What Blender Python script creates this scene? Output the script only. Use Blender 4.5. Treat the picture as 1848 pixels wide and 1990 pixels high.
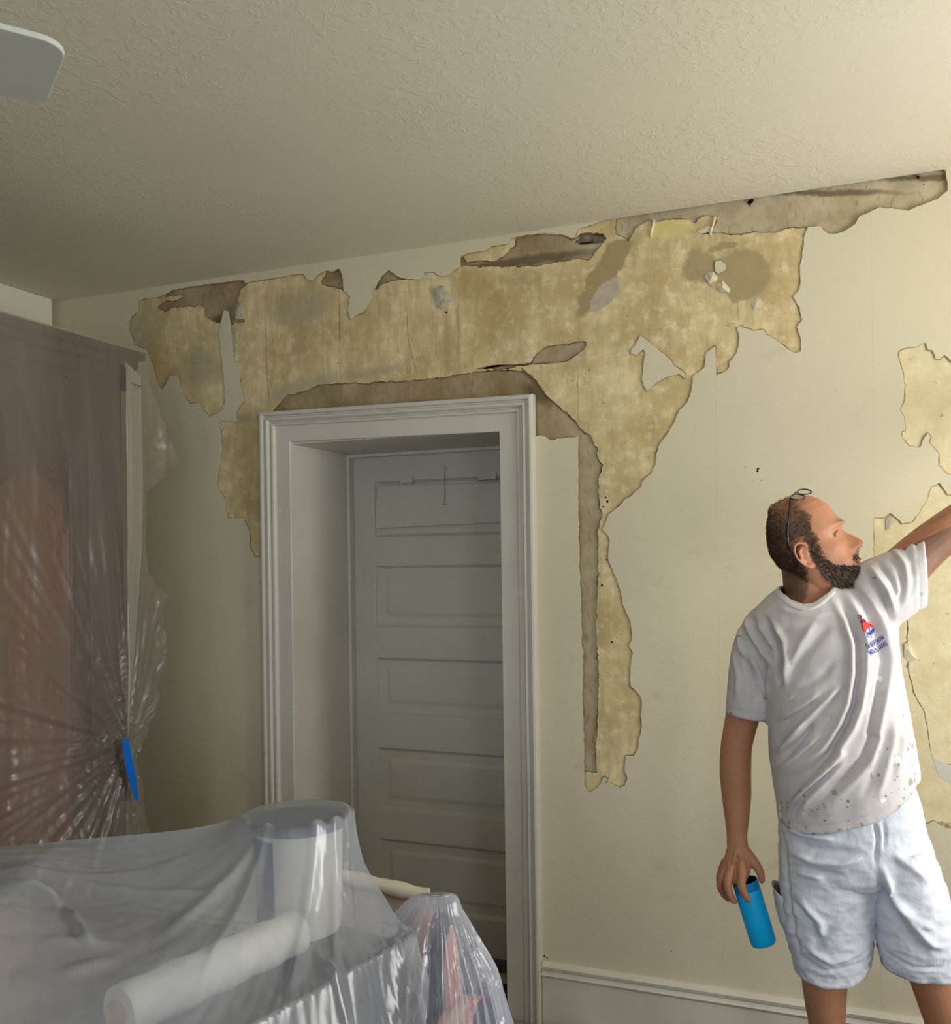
import bpy, bmesh, math, random
import numpy as np
from mathutils import Vector, Matrix, noise
from mathutils.bvhtree import BVHTree
from mathutils.geometry import tessellate_polygon

# ------------------------------------------------------------------ scene, camera
for o in list(bpy.data.objects): bpy.data.objects.remove(o)
scene = bpy.context.scene
COL = scene.collection
CH = 1.53                       # camera height
F, YAW, PIT, ROL, CY = 1845.11, 0.3808001, 0.0012454, -0.0137281, 1084.465
CAM = Vector((0, 0, CH))
FW = Vector((-math.sin(YAW)*math.cos(PIT), math.cos(YAW)*math.cos(PIT), math.sin(PIT)))
_rt = Vector((math.cos(YAW), math.sin(YAW), 0)); _up = _rt.cross(FW)
RT = _rt*math.cos(ROL) + _up*math.sin(ROL)
UP = -_rt*math.sin(ROL) + _up*math.cos(ROL)
cd = bpy.data.cameras.new('camera'); cam = bpy.data.objects.new('camera', cd); COL.objects.link(cam)
cd.sensor_fit = 'HORIZONTAL'; cd.sensor_width = 36; cd.lens = F/1848*36
cd.shift_x = 0; cd.shift_y = (CY-995)/1848
cd.clip_start = .02; cd.clip_end = 100
m = Matrix.Identity(4)
for i in range(3):
    m[i][0] = RT[i]; m[i][1] = UP[i]; m[i][2] = -FW[i]; m[i][3] = CAM[i]
cam.matrix_world = m
scene.camera = cam
vs = scene.view_settings
vs.view_transform = 'Standard'; vs.look = 'None'; vs.gamma = 1; vs.use_curve_mapping = False
vs.exposure = 0.0

def ray(x, y): return FW + RT*((x-924)/F) + UP*((CY-y)/F)
def on_y(x, y, Y=2.96): d = ray(x, y); return CAM + d*(Y/d.y)
def on_x(x, y, X): d = ray(x, y); return CAM + d*(X/d.x)
def on_z(x, y, Z): d = ray(x, y); return CAM + d*((Z-CH)/d.z)
def at_d(x, y, dep): return CAM + ray(x, y)*dep

# ------------------------------------------------------------------ light
world = bpy.data.worlds.new('world'); scene.world = world; world.use_nodes = True
bg = world.node_tree.nodes['Background']; bg.inputs[0].default_value = (.62, .74, 1, 1); bg.inputs[1].default_value = 1.0
def area(name, loc, target, sx, sy, power, col):
    l = bpy.data.lights.new(name, 'AREA'); l.shape = 'RECTANGLE'; l.size = sx; l.size_y = sy; l.energy = power; l.color = col
    o = bpy.data.objects.new(name, l); COL.objects.link(o); o.location = loc
    o.rotation_euler = (Vector(target)-Vector(loc)).to_track_quat('-Z', 'Y').to_euler(); return o
WX = 1.42      # right wall
WINS_R = [(1.45, 2.6), (-1.3, -.3)]
area('daylight_east', (WX+.12, 2.02, 1.5), (WX-2, 1.90, 2.55), 1.1, 1.4, 51, (1, .97, .89))
area('daylight_east_b', (WX+.12, -.8, 1.5), (WX-2, .6, 1.7), 1.0, 1.5, 20, (.93, .96, 1))
area('daylight_south', (.55, -2.92, 1.45), (.55, 0, 3.9), 1.3, 1.5, 28, (.80, .90, 1))
area('daylight_south_b', (-1.5, -2.92, 1.45), (-1.5, 0, 3.9), 1.0, 1.5, 20, (.82, .91, 1))

# ------------------------------------------------------------------ helpers
def link(name, me, mat=None, parent=None, smooth=False):
    o = bpy.data.objects.new(name, me); COL.objects.link(o)
    if mat is not None:
        for mm in (mat if isinstance(mat, (list, tuple)) else [mat]): me.materials.append(mm)
    if parent is not None: o.parent = parent
    if smooth: me.polygons.foreach_set('use_smooth', [True]*len(me.polygons))
    return o
def mesh(name, v, f, mat=None, parent=None, smooth=False):
    me = bpy.data.meshes.new(name); me.from_pydata([tuple(p) for p in v], [], f); me.update()
    return link(name, me, mat, parent, smooth)
def empty(name, loc=(0, 0, 0), parent=None):
    o = bpy.data.objects.new(name, None); COL.objects.link(o); o.location = loc; o.empty_display_size = .1
    if parent: o.parent = parent
    return o
def tag(o, label=None, cat=None, group=None, kind=None):
    if label: o['label'] = label
    if cat: o['category'] = cat
    if group: o['group'] = group
    if kind: o['kind'] = kind
    return o
def adopt(root, *obs):
    """parent world-built meshes to an empty placed at the base of the thing"""
    for o in obs:
        o.parent = root; o.matrix_parent_inverse = Matrix.Translation(-root.location)
class MB:
    def __init__(s): s.v = []; s.f = []
    def add(s, v, f):
        n = len(s.v); s.v += [tuple(p) for p in v]; s.f += [tuple(i+n for i in q) for q in f]; return s
    def box(s, x0, x1, y0, y1, z0, z1):
        v = [(x, y, z) for x in (x0, x1) for y in (y0, y1) for z in (z0, z1)]
        return s.add(v, [(0, 1, 3, 2), (4, 6, 7, 5), (0, 4, 5, 1), (2, 3, 7, 6), (0, 2, 6, 4), (1, 5, 7, 3)])
    def tube(s, pts, r, n=10, cap=True, ref=None):
        pts = [Vector(p) for p in pts]; R = r if isinstance(r, (list, tuple)) else [r]*len(pts)
        v = []; prev = None
        for i, p in enumerate(pts):
            t = (pts[min(i+1, len(pts)-1)]-pts[max(i-1, 0)]).normalized()
            if prev is None:
                a = Vector(ref) if ref else (Vector((0, 0, 1)) if abs(t.z) < .9 else Vector((1, 0, 0)))
            else: a = prev
            a = (a - t*a.dot(t)).normalized(); prev = a; b = t.cross(a)
            rr = R[i]; ra, rb = rr if isinstance(rr, (tuple, list)) else (rr, rr)
            for k in range(n):
                c = 2*math.pi*k/n; v.append(p + a*math.cos(c)*ra + b*math.sin(c)*rb)
        f = [(i*n+k, i*n+(k+1) % n, (i+1)*n+(k+1) % n, (i+1)*n+k) for i in range(len(pts)-1) for k in range(n)]
        if cap: f += [tuple(range(n))[::-1], tuple((len(pts)-1)*n+k for k in range(n))]
        return s.add(v, f)
    def lathe(s, prof, c=(0, 0, 0), n=32, M=None, cap=True):
        v = []
        for (r, z) in prof:
            for k in range(n):
                a = 2*math.pi*k/n; p = Vector((r*math.cos(a), r*math.sin(a), z))
                if M: p = M @ p
                v.append(p+Vector(c))
        f = [(i*n+k, i*n+(k+1) % n, (i+1)*n+(k+1) % n, (i+1)*n+k) for i in range(len(prof)-1) for k in range(n)]
        if cap: f += [tuple(range(n))[::-1], tuple((len(prof)-1)*n+k for k in range(n))]
        return s.add(v, f)
    def build(s, name, mat=None, parent=None, smooth=False, bevel=0, auto=None):
        o = mesh(name, s.v, s.f, mat, parent, smooth)
        bm = bmesh.new(); bm.from_mesh(o.data); bmesh.ops.recalc_face_normals(bm, faces=bm.faces); bm.to_mesh(o.data); bm.free()
        if bevel:
            b = o.modifiers.new('b', 'BEVEL'); b.width = bevel; b.segments = 2; b.limit_method = 'ANGLE'; b.angle_limit = math.radians(40)
        if auto:
            o.data.polygons.foreach_set('use_smooth', [True]*len(o.data.polygons)); o.data.set_sharp_from_angle(angle=math.radians(auto))
        return o

def fbm(x, y, z=0, oct=4, rough=.5):
    a, s, t = 1, 0, 0
    for i in range(oct):
        s += a*noise.noise(Vector((x, y, z+i*7.1))); t += a; a *= rough; x *= 2; y *= 2; z *= 2
    return s/t

# ------------------------------------------------------------------ materials
class NT:
    def __init__(s, name):
        s.m = bpy.data.materials.new(name); s.m.use_nodes = True; s.t = s.m.node_tree; s.t.nodes.clear()
        s.out = s.n('ShaderNodeOutputMaterial')
    def n(s, typ, **kw):
        nd = s.t.nodes.new(typ)
        for k, v in kw.items():
            if k.startswith('i_'): s.setin(nd, k[2:].replace('_', ' '), v)
            else: setattr(nd, k, v)
        return nd
    def setin(s, nd, key, v):
        inp = nd.inputs[int(key)] if key.isdigit() else nd.inputs[key]
        if isinstance(v, bpy.types.NodeSocket): s.t.links.new(v, inp)
        else:
            if isinstance(v, (tuple, list)) and len(v) == 3 and inp.type == 'RGBA': v = (*v, 1)
            inp.default_value = v
    def l(s, a, b): s.t.links.new(a, b)
    def pos(s): return s.n('ShaderNodeNewGeometry').outputs['Position']
    def math(s, op, a, b=0.0, clamp=False, c=None):
        nd = s.n('ShaderNodeMath', operation=op, use_clamp=clamp); s.setin(nd, '0', a); s.setin(nd, '1', b)
        if c is not None: s.setin(nd, '2', c)
        return nd.outputs[0]
    def noise(s, vec=None, scale=5, detail=4, rough=.5, dist=0, col=False):
        nd = s.n('ShaderNodeTexNoise'); nd.inputs['Scale'].default_value = scale; nd.inputs['Detail'].default_value = detail
        nd.inputs['Roughness'].default_value = rough; nd.inputs['Distortion'].default_value = dist
        if vec is not None: s.l(vec, nd.inputs['Vector'])
        return nd.outputs['Color' if col else 'Fac']
    def map(s, v, a, b, c=0.0, d=1.0, smooth=False):
        nd = s.n('ShaderNodeMapRange', clamp=True)
        if smooth: nd.interpolation_type = 'SMOOTHSTEP'
        s.l(v, nd.inputs[0]); nd.inputs[1].default_value = a; nd.inputs[2].default_value = b; nd.inputs[3].default_value = c; nd.inputs[4].default_value = d
        return nd.outputs[0]
    def scale(s, vec, sc):
        nd = s.n('ShaderNodeMapping'); s.l(vec, nd.inputs[0]); nd.inputs['Scale'].default_value = sc; return nd.outputs[0]
    def mix(s, f, a, b, mode='MIX'):
        nd = s.n('ShaderNodeMix', data_type='RGBA', blend_type=mode)
        s.setin(nd, '0', f); 
        for k, v in ((6, a), (7, b)):
            if isinstance(v, bpy.types.NodeSocket): s.l(v, nd.inputs[k])
            else: nd.inputs[k].default_value = (*v[:3], 1)
        return nd.outputs[2]
    def bsdf(s, **kw):
        nd = s.n('ShaderNodeBsdfPrincipled')
        for k, v in kw.items(): s.setin(nd, k.replace('_', ' '), v)
        s.l(nd.outputs[0], s.out.inputs[0]); return nd
    def bump(s, h, strength=.3, dist=.01, nrm=None):
        nd = s.n('ShaderNodeBump'); s.l(h, nd.inputs['Height']); nd.inputs['Strength'].default_value = strength; nd.inputs['Distance'].default_value = dist
        if nrm is not None: s.l(nrm, nd.inputs['Normal'])
        return nd.outputs[0]

def mat_simple(name, col, rough=.6, spec=.3, metallic=0, bump=0, bscale=60, var=0, vscale=6):
    t = NT(name); c = col
    if var:
        c = t.mix(t.map(t.noise(t.pos(), vscale, 4), .35, .65), [x*(1-var) for x in col], [min(1, x*(1+var)) for x in col])
    b = t.bsdf(Base_Color=c, Roughness=rough, Metallic=metallic, Specular_IOR_Level=spec)
    if bump: t.l(t.bump(t.noise(t.pos(), bscale, 4), bump, .004), b.inputs['Normal'])
    return t.m

# wall paint, thin hairline seams between lining-paper sheets
def m_paint():
    t = NT('cream_wall_paint'); p = t.pos()
    c = t.mix(t.map(t.noise(p, 1.7, 3), .3, .7), (.655, .60, .435), (.69, .63, .46))
    c = t.mix(t.map(t.noise(p, 9, 5, .6), .62, .8), c, (.59, .53, .37))
    sep = t.n('ShaderNodeSeparateXYZ'); t.l(p, sep.inputs[0]); X = sep.outputs[0]
    seam = None
    for px, py in ((1391.5, 850), (1712, 1850)):
        sx = on_y(px, py).x
        d = t.math('ABSOLUTE', t.math('SUBTRACT', X, sx)); k = t.map(d, .0006, .0018, 1, 0)
        seam = k if seam is None else t.math('MAXIMUM', seam, k)
    c = t.mix(t.math('MULTIPLY', seam, .18), c, (.42, .38, .28))
    specks = t.map(t.noise(p, 55, 2), .76, .80)
    c = t.mix(t.math('MULTIPLY', specks, .35), c, (.35, .30, .20))
    b = t.bsdf(Base_Color=c, Roughness=.62, Specular_IOR_Level=.25)
    h = t.math('ADD', t.noise(p, 7, 4), t.math('MULTIPLY', t.noise(p, 220, 2), .12))
    t.l(t.bump(h, .25, .012), b.inputs['Normal']); return t.m

def ellipse_mask(t, P2, cx, cz, rx, rz, ang, soft):
    """soft ellipse on the wall plane (world X,Z); P2 = noise-warped position sockets (x,z)"""
    x = t.math('SUBTRACT', P2[0], cx); z = t.math('SUBTRACT', P2[1], cz); c, s_ = math.cos(ang), math.sin(ang)
    u = t.math('ADD', t.math('MULTIPLY', x, c/rx), t.math('MULTIPLY', z, s_/rx))
    v = t.math('ADD', t.math('MULTIPLY', x, -s_/rz), t.math('MULTIPLY', z, c/rz))
    r = t.math('SQRT', t.math('ADD', t.math('MULTIPLY', u, u), t.math('MULTIPLY', v, v)))
    return t.map(r, 1-soft, 1+soft, 1, 0, True)
def warped(t, p, sc, amt):
    n = t.noise(p, sc, 4, .6, col=True)
    a = t.n('ShaderNodeVectorMath', operation='SUBTRACT'); t.l(n, a.inputs[0]); a.inputs[1].default_value = (.5, .5, .5)
    b = t.n('ShaderNodeVectorMath', operation='SCALE'); t.l(a.outputs[0], b.inputs[0]); b.inputs['Scale'].default_value = amt
    q = t.n('ShaderNodeVectorMath', operation='ADD'); t.l(p, q.inputs[0]); t.l(b.outputs[0], q.inputs[1])
    sep = t.n('ShaderNodeSeparateXYZ'); t.l(q.outputs[0], sep.inputs[0]); return (sep.outputs[0], sep.outputs[2])

def px_ell(cx, cy, rx, ry, deg):
    """ellipse measured on the photographed wall -> wall metres"""
    c = on_y(cx, cy); ex = (on_y(cx+10, cy)-c).length/10; ez = (on_y(cx, cy+10)-c).length/10
    a = math.radians(deg); w = math.hypot(math.cos(a)*ex, math.sin(a)*ez)
    return (c.x, c.z, rx*w, ry*ez, a)

def m_plaster():
    t = NT('old_yellow_plaster'); p = t.pos()
    c = t.mix(t.map(t.noise(p, 6, 5, .62), .36, .64), (.56, .43, .21), (.80, .67, .385))
    st = t.noise(t.scale(p, (1.0, 1, .22)), 42, 5, .65)
    c = t.mix(t.map(st, .46, .68, 0, .62), c, (.45, .36, .20))
    c = t.mix(t.map(t.noise(p, 24, 5, .7), .52, .74, 0, .75), c, (.87, .78, .54))
    hs = t.noise(t.scale(p, (.3, 1, 1.0)), 60, 3, .6)
    c = t.mix(t.map(hs, .58, .74, 0, .28), c, (.42, .33, .17))
    sx = t.n('ShaderNodeSeparateXYZ'); t.l(p, sx.inputs[0]); c = t.mix(t.map(sx.outputs[0], -.02, .12, 0, .8), c, t.mix(t.map(t.noise(p, 20, 5, .65), .4, .65), (.70, .61, .38), (.80, .72, .48)))
    W1 = warped(t, p, 7, .06); W2 = warped(t, p, 13, .085)
    def lay(c, els, col, soft, W, amt):
        k = None
        for e in els:
            q = ellipse_mask(t, W, *px_ell(*e), soft); k = q if k is None else t.math('MAXIMUM', k, q)
        return t.mix(t.math('MULTIPLY', k, amt), c, col)
    # rusty, ochre bleeding (drips under the bolt hole and around it)
    c = lay(c, [(868, 655, 9, 48, 0), (890, 640, 4, 62, 0), (955, 610, 26, 50, 0), (925, 560, 40, 34, 0)], (.42, .29, .11), .55, W1, .52)
    c = lay(c, [(1465, 560, 60, 22, -25), (600, 700, 26, 60, 0), (330, 735, 70, 26, 0), (705, 640, 22, 60, 0), (480, 830, 30, 60, 0), (494, 900, 20, 120, 0), (290, 700, 24, 40, 0)], (.50, .36, .16), .7, W1, .42)
    # grey-green filler smears
    c = lay(c, [(585, 598, 50, 34, 0), (392, 712, 36, 36, 0), (275, 650, 30, 48, -20), (600, 748, 60, 16, 5), (720, 725, 50, 9, 5), (560, 775, 42, 26, 0),
                (470, 815, 20, 10, 0), (452, 740, 14, 30, 0)], (.43, .385, .255), .55, W1, .7)
    # brown size (glue) stains left smooth
    c = lay(c, [(1190, 505, 30, 46, -38), (1150, 565, 20, 52, -22), (1205, 485, 22, 22, 0)], (.37, .285, .15), .12, W2, .92)
    c = lay(c, [(1360, 515, 30, 34, 0), (1445, 527, 58, 40, -14), (1450, 560, 36, 26, 20), (1405, 480, 26, 10, 0)], (.385, .30, .165), .2, W2, .9)
    # pale pinkish-grey coat showing at the upper right and in ovals
    c = lay(c, [(1173, 573, 31, 18, 50)], (.50, .43, .33), .08, W2, .95)
    c = lay(c, [(1300, 440, 45, 20, 8)], (.72, .62, .25), .4, W1, .75)
    # dark speckling
    c = t.mix(t.map(t.noise(p, 70, 3, .6), .68, .74, 0, .6), c, (.26, .18, .08))
    c = t.mix(t.map(t.noise(p, 28, 2, .5), .72, .76, 0, .6), c, (.34, .22, .09))
    b = t.bsdf(Base_Color=c, Roughness=.85, Specular_IOR_Level=.15)
    t.l(t.bump(t.math('ADD', t.noise(p, 26, 5, .6), t.math('MULTIPLY', st, .5)), .45, .004), b.inputs['Normal']); return t.m

def m_coat(name='brown_base_coat', a=(.28, .205, .11), b_=(.45, .36, .225)):
    t = NT(name); p = t.pos()
    c = t.mix(t.map(t.noise(p, 9, 5, .6), .35, .65), a, b_)
    # the upper right band is a paler, pinker coat
    sep = t.n('ShaderNodeSeparateXYZ'); t.l(p, sep.inputs[0])
    pale = t.map(sep.outputs[0], -.92, -.76)
    c = t.mix(pale, c, t.mix(t.map(t.noise(p, 14, 5, .65), .35, .65), (.42, .34, .215), (.56, .475, .325)))
    c = t.mix(t.map(t.noise(t.scale(p, (1, 1, .35)), 60, 4, .6), .58, .7, 0, .55), c, (.22, .16, .085))
    c = t.mix(t.map(t.noise(p, 33, 3), .70, .74, 0, .7), c, (.66, .60, .45))
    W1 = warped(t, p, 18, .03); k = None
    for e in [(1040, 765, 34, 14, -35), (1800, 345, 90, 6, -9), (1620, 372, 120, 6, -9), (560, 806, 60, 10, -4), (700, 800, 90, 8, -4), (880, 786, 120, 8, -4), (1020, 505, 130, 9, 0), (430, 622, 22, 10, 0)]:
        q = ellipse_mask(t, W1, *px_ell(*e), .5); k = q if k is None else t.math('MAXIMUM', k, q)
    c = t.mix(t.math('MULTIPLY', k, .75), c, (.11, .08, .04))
    b = t.bsdf(Base_Color=c, Roughness=.9, Specular_IOR_Level=.12)
    t.l(t.bump(t.noise(p, 45, 5, .65), .6, .004), b.inputs['Normal']); return t.m

def m_ceiling():
    t = NT('stippled_ceiling_paint'); p = t.pos()
    c = t.mix(t.map(t.noise(p, 1.6, 3), .3, .7), (.68, .635, .50), (.72, .675, .54))
    b = t.bsdf(Base_Color=c, Roughness=.7, Specular_IOR_Level=.2)
    big = t.map(t.noise(p, 1.1, 2), .42, .62)
    fl = t.map(t.noise(p, 38, 5, .62, .8), .50, .62)
    h = t.math('ADD', t.math('MULTIPLY', fl, t.math('ADD', t.math('MULTIPLY', big, .8), .22)), t.math('MULTIPLY', t.noise(p, 160, 3), .22))
    h = t.math('ADD', h, t.math('MULTIPLY', t.noise(p, 4, 2), 1.2))
    t.l(t.bump(h, .36, .003), b.inputs['Normal']); return t.m

PAINT = m_paint(); PLASTER = m_plaster(); COAT = m_coat(); CEIL = m_ceiling()
TRIM = mat_simple('white_gloss_trim_paint', (.63, .60, .525), .42, .4, bump=.12, bscale=30, var=.03)
DOORP = mat_simple('white_door_paint', (.56, .54, .465), .42, .4, bump=.1, bscale=22, var=.03)
EDGE = mat_simple('torn_paper_edge', (.33, .215, .085), .9, .1, var=.4, vscale=40)
DARK = mat_simple('dark_cavity', (.012, .010, .008), .95, .05)
LATH = mat_simple('old_lath_wood', (.42, .34, .23), .85, .1, bump=.6, bscale=40, var=.4, vscale=30)
FLOORM = mat_simple('dark_stained_floor', (.035, .018, .011), .4, .4, var=.3)
ROOMP = mat_simple('cream_room_paint', (.68, .64, .51), .65, .2)

# ------------------------------------------------------------------ the wall
def W2(px): 
    q = on_y(px[0], px[1]); return (q.x, q.z)
def rough_edge(poly, step=.006, amp=.0022, seed=0, straight=()):
    out = []; n = len(poly); s = 0
    for i in range(n):
        a = poly[i]; b = poly[(i+1) % n]; L = math.hypot(b[0]-a[0], b[1]-a[1]); k = max(1, int(L/step))
        for j in range(k):
            u = j/k; x = a[0]+(b[0]-a[0])*u; y = a[1]+(b[1]-a[1])*u
            w = 0 if i in straight else 1
            out.append((x + w*amp*2.2*fbm(x*60, y*60, seed, 3), y + w*amp*2.2*fbm(x*60+31, y*60, seed+9, 3)))
    return out
def sheet(name, outer, holes, y0, th, mat, parent=None):
    cu = bpy.data.curves.new(name, 'CURVE'); cu.dimensions = '2D'; cu.fill_mode = 'BOTH'; cu.extrude = th/2
    for poly in [outer]+holes:
        sp = cu.splines.new('POLY'); sp.points.add(len(poly)-1); sp.use_cyclic_u = True
        for i, (x, z) in enumerate(poly): sp.points[i].co = (x, z, 0, 1)
    tmp = bpy.data.objects.new('tmp', cu); COL.objects.link(tmp)
    dg = bpy.context.evaluated_depsgraph_get(); me = bpy.data.meshes.new_from_object(tmp.evaluated_get(dg))
    bpy.data.objects.remove(tmp); me.name = name; me.materials.clear()
    R = Matrix(((1, 0, 0, 0), (0, 0, 1, y0+th/2), (0, 1, 0, 0), (0, 0, 0, 1)))   # x->X, y->Z
    me.transform(R)
    bm = bmesh.new(); bm.from_mesh(me); bmesh.ops.remove_doubles(bm, verts=bm.verts, dist=1e-6)
    bmesh.ops.recalc_face_normals(bm, faces=bm.faces); bm.to_mesh(me); bm.free()
    return link(name, me, mat, parent)
def ribbon(polys, y, w, name, mat, parent, seed=0, amp=.6):
    mb = MB()
    for poly in polys:
        n = len(poly); v = []; 
        for i in range(n):
            a = poly[i-1]; b = poly[(i+1) % n]; dx, dz = b[0]-a[0], b[1]-a[1]; L = math.hypot(dx, dz) or 1
            nx, nz = -dz/L, dx/L; x, z = poly[i]; ww = w*max(.15, 1+amp*3*fbm(x*25, z*25, seed, 2))
            v += [(x+nx*ww, y, z+nz*ww), (x-nx*ww, y, z-nz*ww)]
        mb.add(v, [(2*i, 2*((i+1) % n), 2*((i+1) % n)+1, 2*i+1) for i in range(n)])
    return mb.build(name, mat, parent)

MAIN = [(269,583),(284,580),(311,577),(321,571),(338,562.5),(376,556),(430,549),(471,543.6),(477.6,550),(500.6,545),(527.6,541),(552,537),(568,534),(588.5,531.4),(595,541),(607.4,545),(617,534),(630.4,526.5),(646.7,527.3),(657.5,521),(665.6,534),(667.5,564),(680.5,577),(676.4,602),(681,621),(690,612.6),(706,606),(720,586),(726,563),(741,537),(754,525),(770,536),(790,542),(819,543),(825,529),(841.6,529),(854.5,537),(874,534),(882,526),(895,518),(895,498.5),(910,492),(942,487),(955,479),(988,472.5),(994,463),(1023,456),(1059,453),(1095,456),(1111,463),(1116,461),(1122,445),(1137,441.6),(1150,436),(1182,425),(1190,400),(1500,350),(1840,290),(1836,330),(1842.7,355),(1841,369.7),(1825,384.5),(1801,395),(1783,402),(1762.6,410),(1748,405),(1715,405),(1709,401),(1694,410),(1670.7,420),(1663,435),(1644,448),(1626,454),(1608,454),(1599.5,445),(1593.6,439),(1570,441),(1564,457),(1559.5,490),(1553.6,525),(1556.5,549),(1552,564),(1540,576),(1552,596.6),(1558.6,622),(1548.5,635),(1556.5,662),(1556.5,682.6),(1547.6,686),(1534,681),(1519.5,669),(1504.6,659),(1490,650),(1484,639.6),(1466,642.5),(1445,636.6),(1438,632),(1432,638),(1436.4,656),(1435,673.7),(1430,688),(1417,705),(1417,714),(1411,722.5),(1391,729),(1389.6,672),(1372,685),(1368.5,714),(1357,724),(1346,731),(1345,750),(1341,767),(1335.5,782),(1320,797),(1312,817),(1296.5,843),(1281,864.5),(1275,882),(1275,901),(1266,918.6),(1249,933),(1244.6,947),(1229,961),(1212,973),(1203.5,983.5),(1182,1000),(1174,1020),(1170,1031),(1182,1041),(1184,1055),(1181,1087.5),(1196,1122),(1207,1151.6),(1209,1172),(1225,1210),(1228,1242),(1222,1256.6),(1230,1268),(1225,1294.5),(1225,1335),(1241,1347),(1248,1364.4),(1245,1393.6),(1248,1411),(1242.4,1431.5),(1239.5,1457.7),(1231,1470),(1216,1468),(1213,1493),(1219,1513),(1213,1528),(1204.5,1530.6),(1187,1522),(1175,1510),(1161,1530.6),(1145,1541),(1136,1528),(1134.5,1437),(1131.6,1350),(1133,1264),(1130,1250),(1130,1219),(1126,1087),(1124,1000),(1123,849),(1104,850),(1069,855),(1060.6,850),(1051,846),(1043,847),(1026,847),(1024,790),(530,822),(531,1078),(495,1083),(485,1063),(485,1032.7),(472,1007.5),(442,1007.5),(434.7,967),(419.6,942),(427,902),(432,872),(427,821.6),(437,816.6),(460,821),(460,799),(473.5,777.6),(472,764),(465,750.6),(468,731.6),(468,706),(456,703),(450.5,669),(446,621),(444,604),(434,604),(425,648),(430,686),(434,731.6),(437,777.6),(433,796.6),(407,811),(392,794),(388,781.7),(369,785.7),(354.5,764),(346,731.6),(338,727.6),(330,731.6),(322,748),(314,757),(302,740),(297.6,715),(284,680),(260,669),(258,658.6),(249,640),(250,623),(260,610),(268,607)]
ISLA = [(1245,652),(1260,664),(1282.5,682),(1295.5,692),(1312,711),(1331,726),(1331,735.5),(1318,727),(1295.5,732),(1276,743.6),(1256.5,760),(1247,740),(1250,714),(1254,685),(1250,678.7),(1237,690),(1227,688),(1225.6,680),(1235,669)]
ISLB = [(1389.6,508),(1401,506.6),(1411,513),(1410,524.5),(1396,531),(1389,526)]
R2 = [(1743,689),(1750,679),(1765,674),(1781,674),(1791,666),(1800,667),(1803,678),(1813,682),(1818,698),(1827,698),(1835,690),(1848,700),(1885,735),(1900,930),(1848,923),(1839,920),(1823,903),(1823,881),(1806,859),(1808,849),(1804,841),(1796,849),(1789,868),(1779,870),(1765,866),(1752,849),(1752,838),(1759,836),(1757,811),(1749,797),(1756,777),(1758,752.5),(1755,726)]
R3 = [(1697.5,1040),(1698.5,1006),(1716.6,1006),(1730.6,997),(1741,1006),(1753,1018),(1775,1012),(1789,990),(1799,974),(1809,945.5),(1825,939),(1841,959.5),(1880,968),(1960,980),(1980,1600),(1900,1605),(1848,1600),(1830,1606),(1815,1596),(1795,1602),(1740,1590),(1700,1560)]
OPEN_X0, OPEN_X1, OPEN_Z = -1.897, -1.083, CH+.427
door_hole = [(OPEN_X0, -.05), (OPEN_X1, -.05), (OPEN_X1, OPEN_Z), (OPEN_X0, OPEN_Z)]
OUT = [(-3.035, -.1), (WX, -.1), (WX, 2.68), (-3.035, 2.68)]
# tall outer walls must swallow the peel where it runs past the ceiling line
Hmain = rough_edge([W2(p) for p in MAIN], seed=1)
Hmain = [(x, min(z, 2.64)) for x, z in Hmain]
HA = rough_edge([W2(p) for p in ISLA], seed=2); HB = rough_edge([W2(p) for p in ISLB], seed=3)
H2 = rough_edge([W2(p) for p in R2], seed=4); H3 = rough_edge([W2(p) for p in R3], seed=5)
def notch(x0, x1, z0, z1):      # wall outline with the doorway cut out of its lower edge
    a, b, c = OPEN_X0-.012, OPEN_X1+.012, OPEN_Z+.012
    return [(x0, z0), (a, z0), (a, c), (b, c), (b, z0), (x1, z0), (x1, z1), (x0, z1)]
wall_back = sheet('wall_back', notch(-3.035, WX, -.05, 2.68), [Hmain, H2, H3], 2.960, .004, PAINT); tag(wall_back, kind='structure')
islands = sheet('paint_remnant', HA, [], 2.960, .004, PAINT, wall_back)
sheet('paint_remnant', HB, [], 2.960, .004, PAINT, wall_back)
# peeled strip of paper: torn edges, stained brown
ribbon([Hmain, HA, HB, H2, H3], 2.9615, .0022, 'torn_edge', EDGE, wall_back, 3)

# yellow plaster with the places where it came away down to the base coat
C1 = [(232,300)]
def c1(p): return (230+p[0]/3.696, 480+p[1]/3.696)
def c2(p): return (650+p[0]/3.08, 440+p[1]/3.08)
def c3(p): return (1000+p[0]/3.08, 380+p[1]/3.08)
def c5(p): return (1000+p[0]/4.62, 700+p[1]/4.62)
def c6(p): return (1050+p[0]/3.43, 1000+p[1]/3.43)
B1 = [c1(p) for p in [(340,300),(400,280),(640,235),(890,215),(935,250),(885,300),(862,350),(845,440),(850,505),(905,520),(900,545),(845,545),(800,560),(760,540),(700,545),(650,520),(615,490),(608,435),(575,408),(540,425),(400,432),(330,470),(290,445),(272,420),(330,385),(420,382),(462,350),(400,345),(330,360)]]
B2 = [c1(p) for p in [(1490,150),(1590,130),(1630,200),(1622,312),(1560,292),(1470,272),(1440,250),(1475,205)]]
B3 = [c2(p) for p in [(262,290),(320,240),(380,280),(440,312),(350,325),(285,345),(250,378),(230,372)]]
B4 = [c2(p) for p in [(740,185),(758,235),(900,240),(1100,240),(1160,232),(1200,236),(1290,222),(1400,203),(1460,195),(1530,200),(1560,150),(1630,70),(1610,40),(1500,30),(1440,60),(1420,70),(1370,38),(1260,28),(1150,35),(1080,60),(1072,110),(1010,170),(950,205),(870,200),(790,215),(770,180)]]
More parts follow.
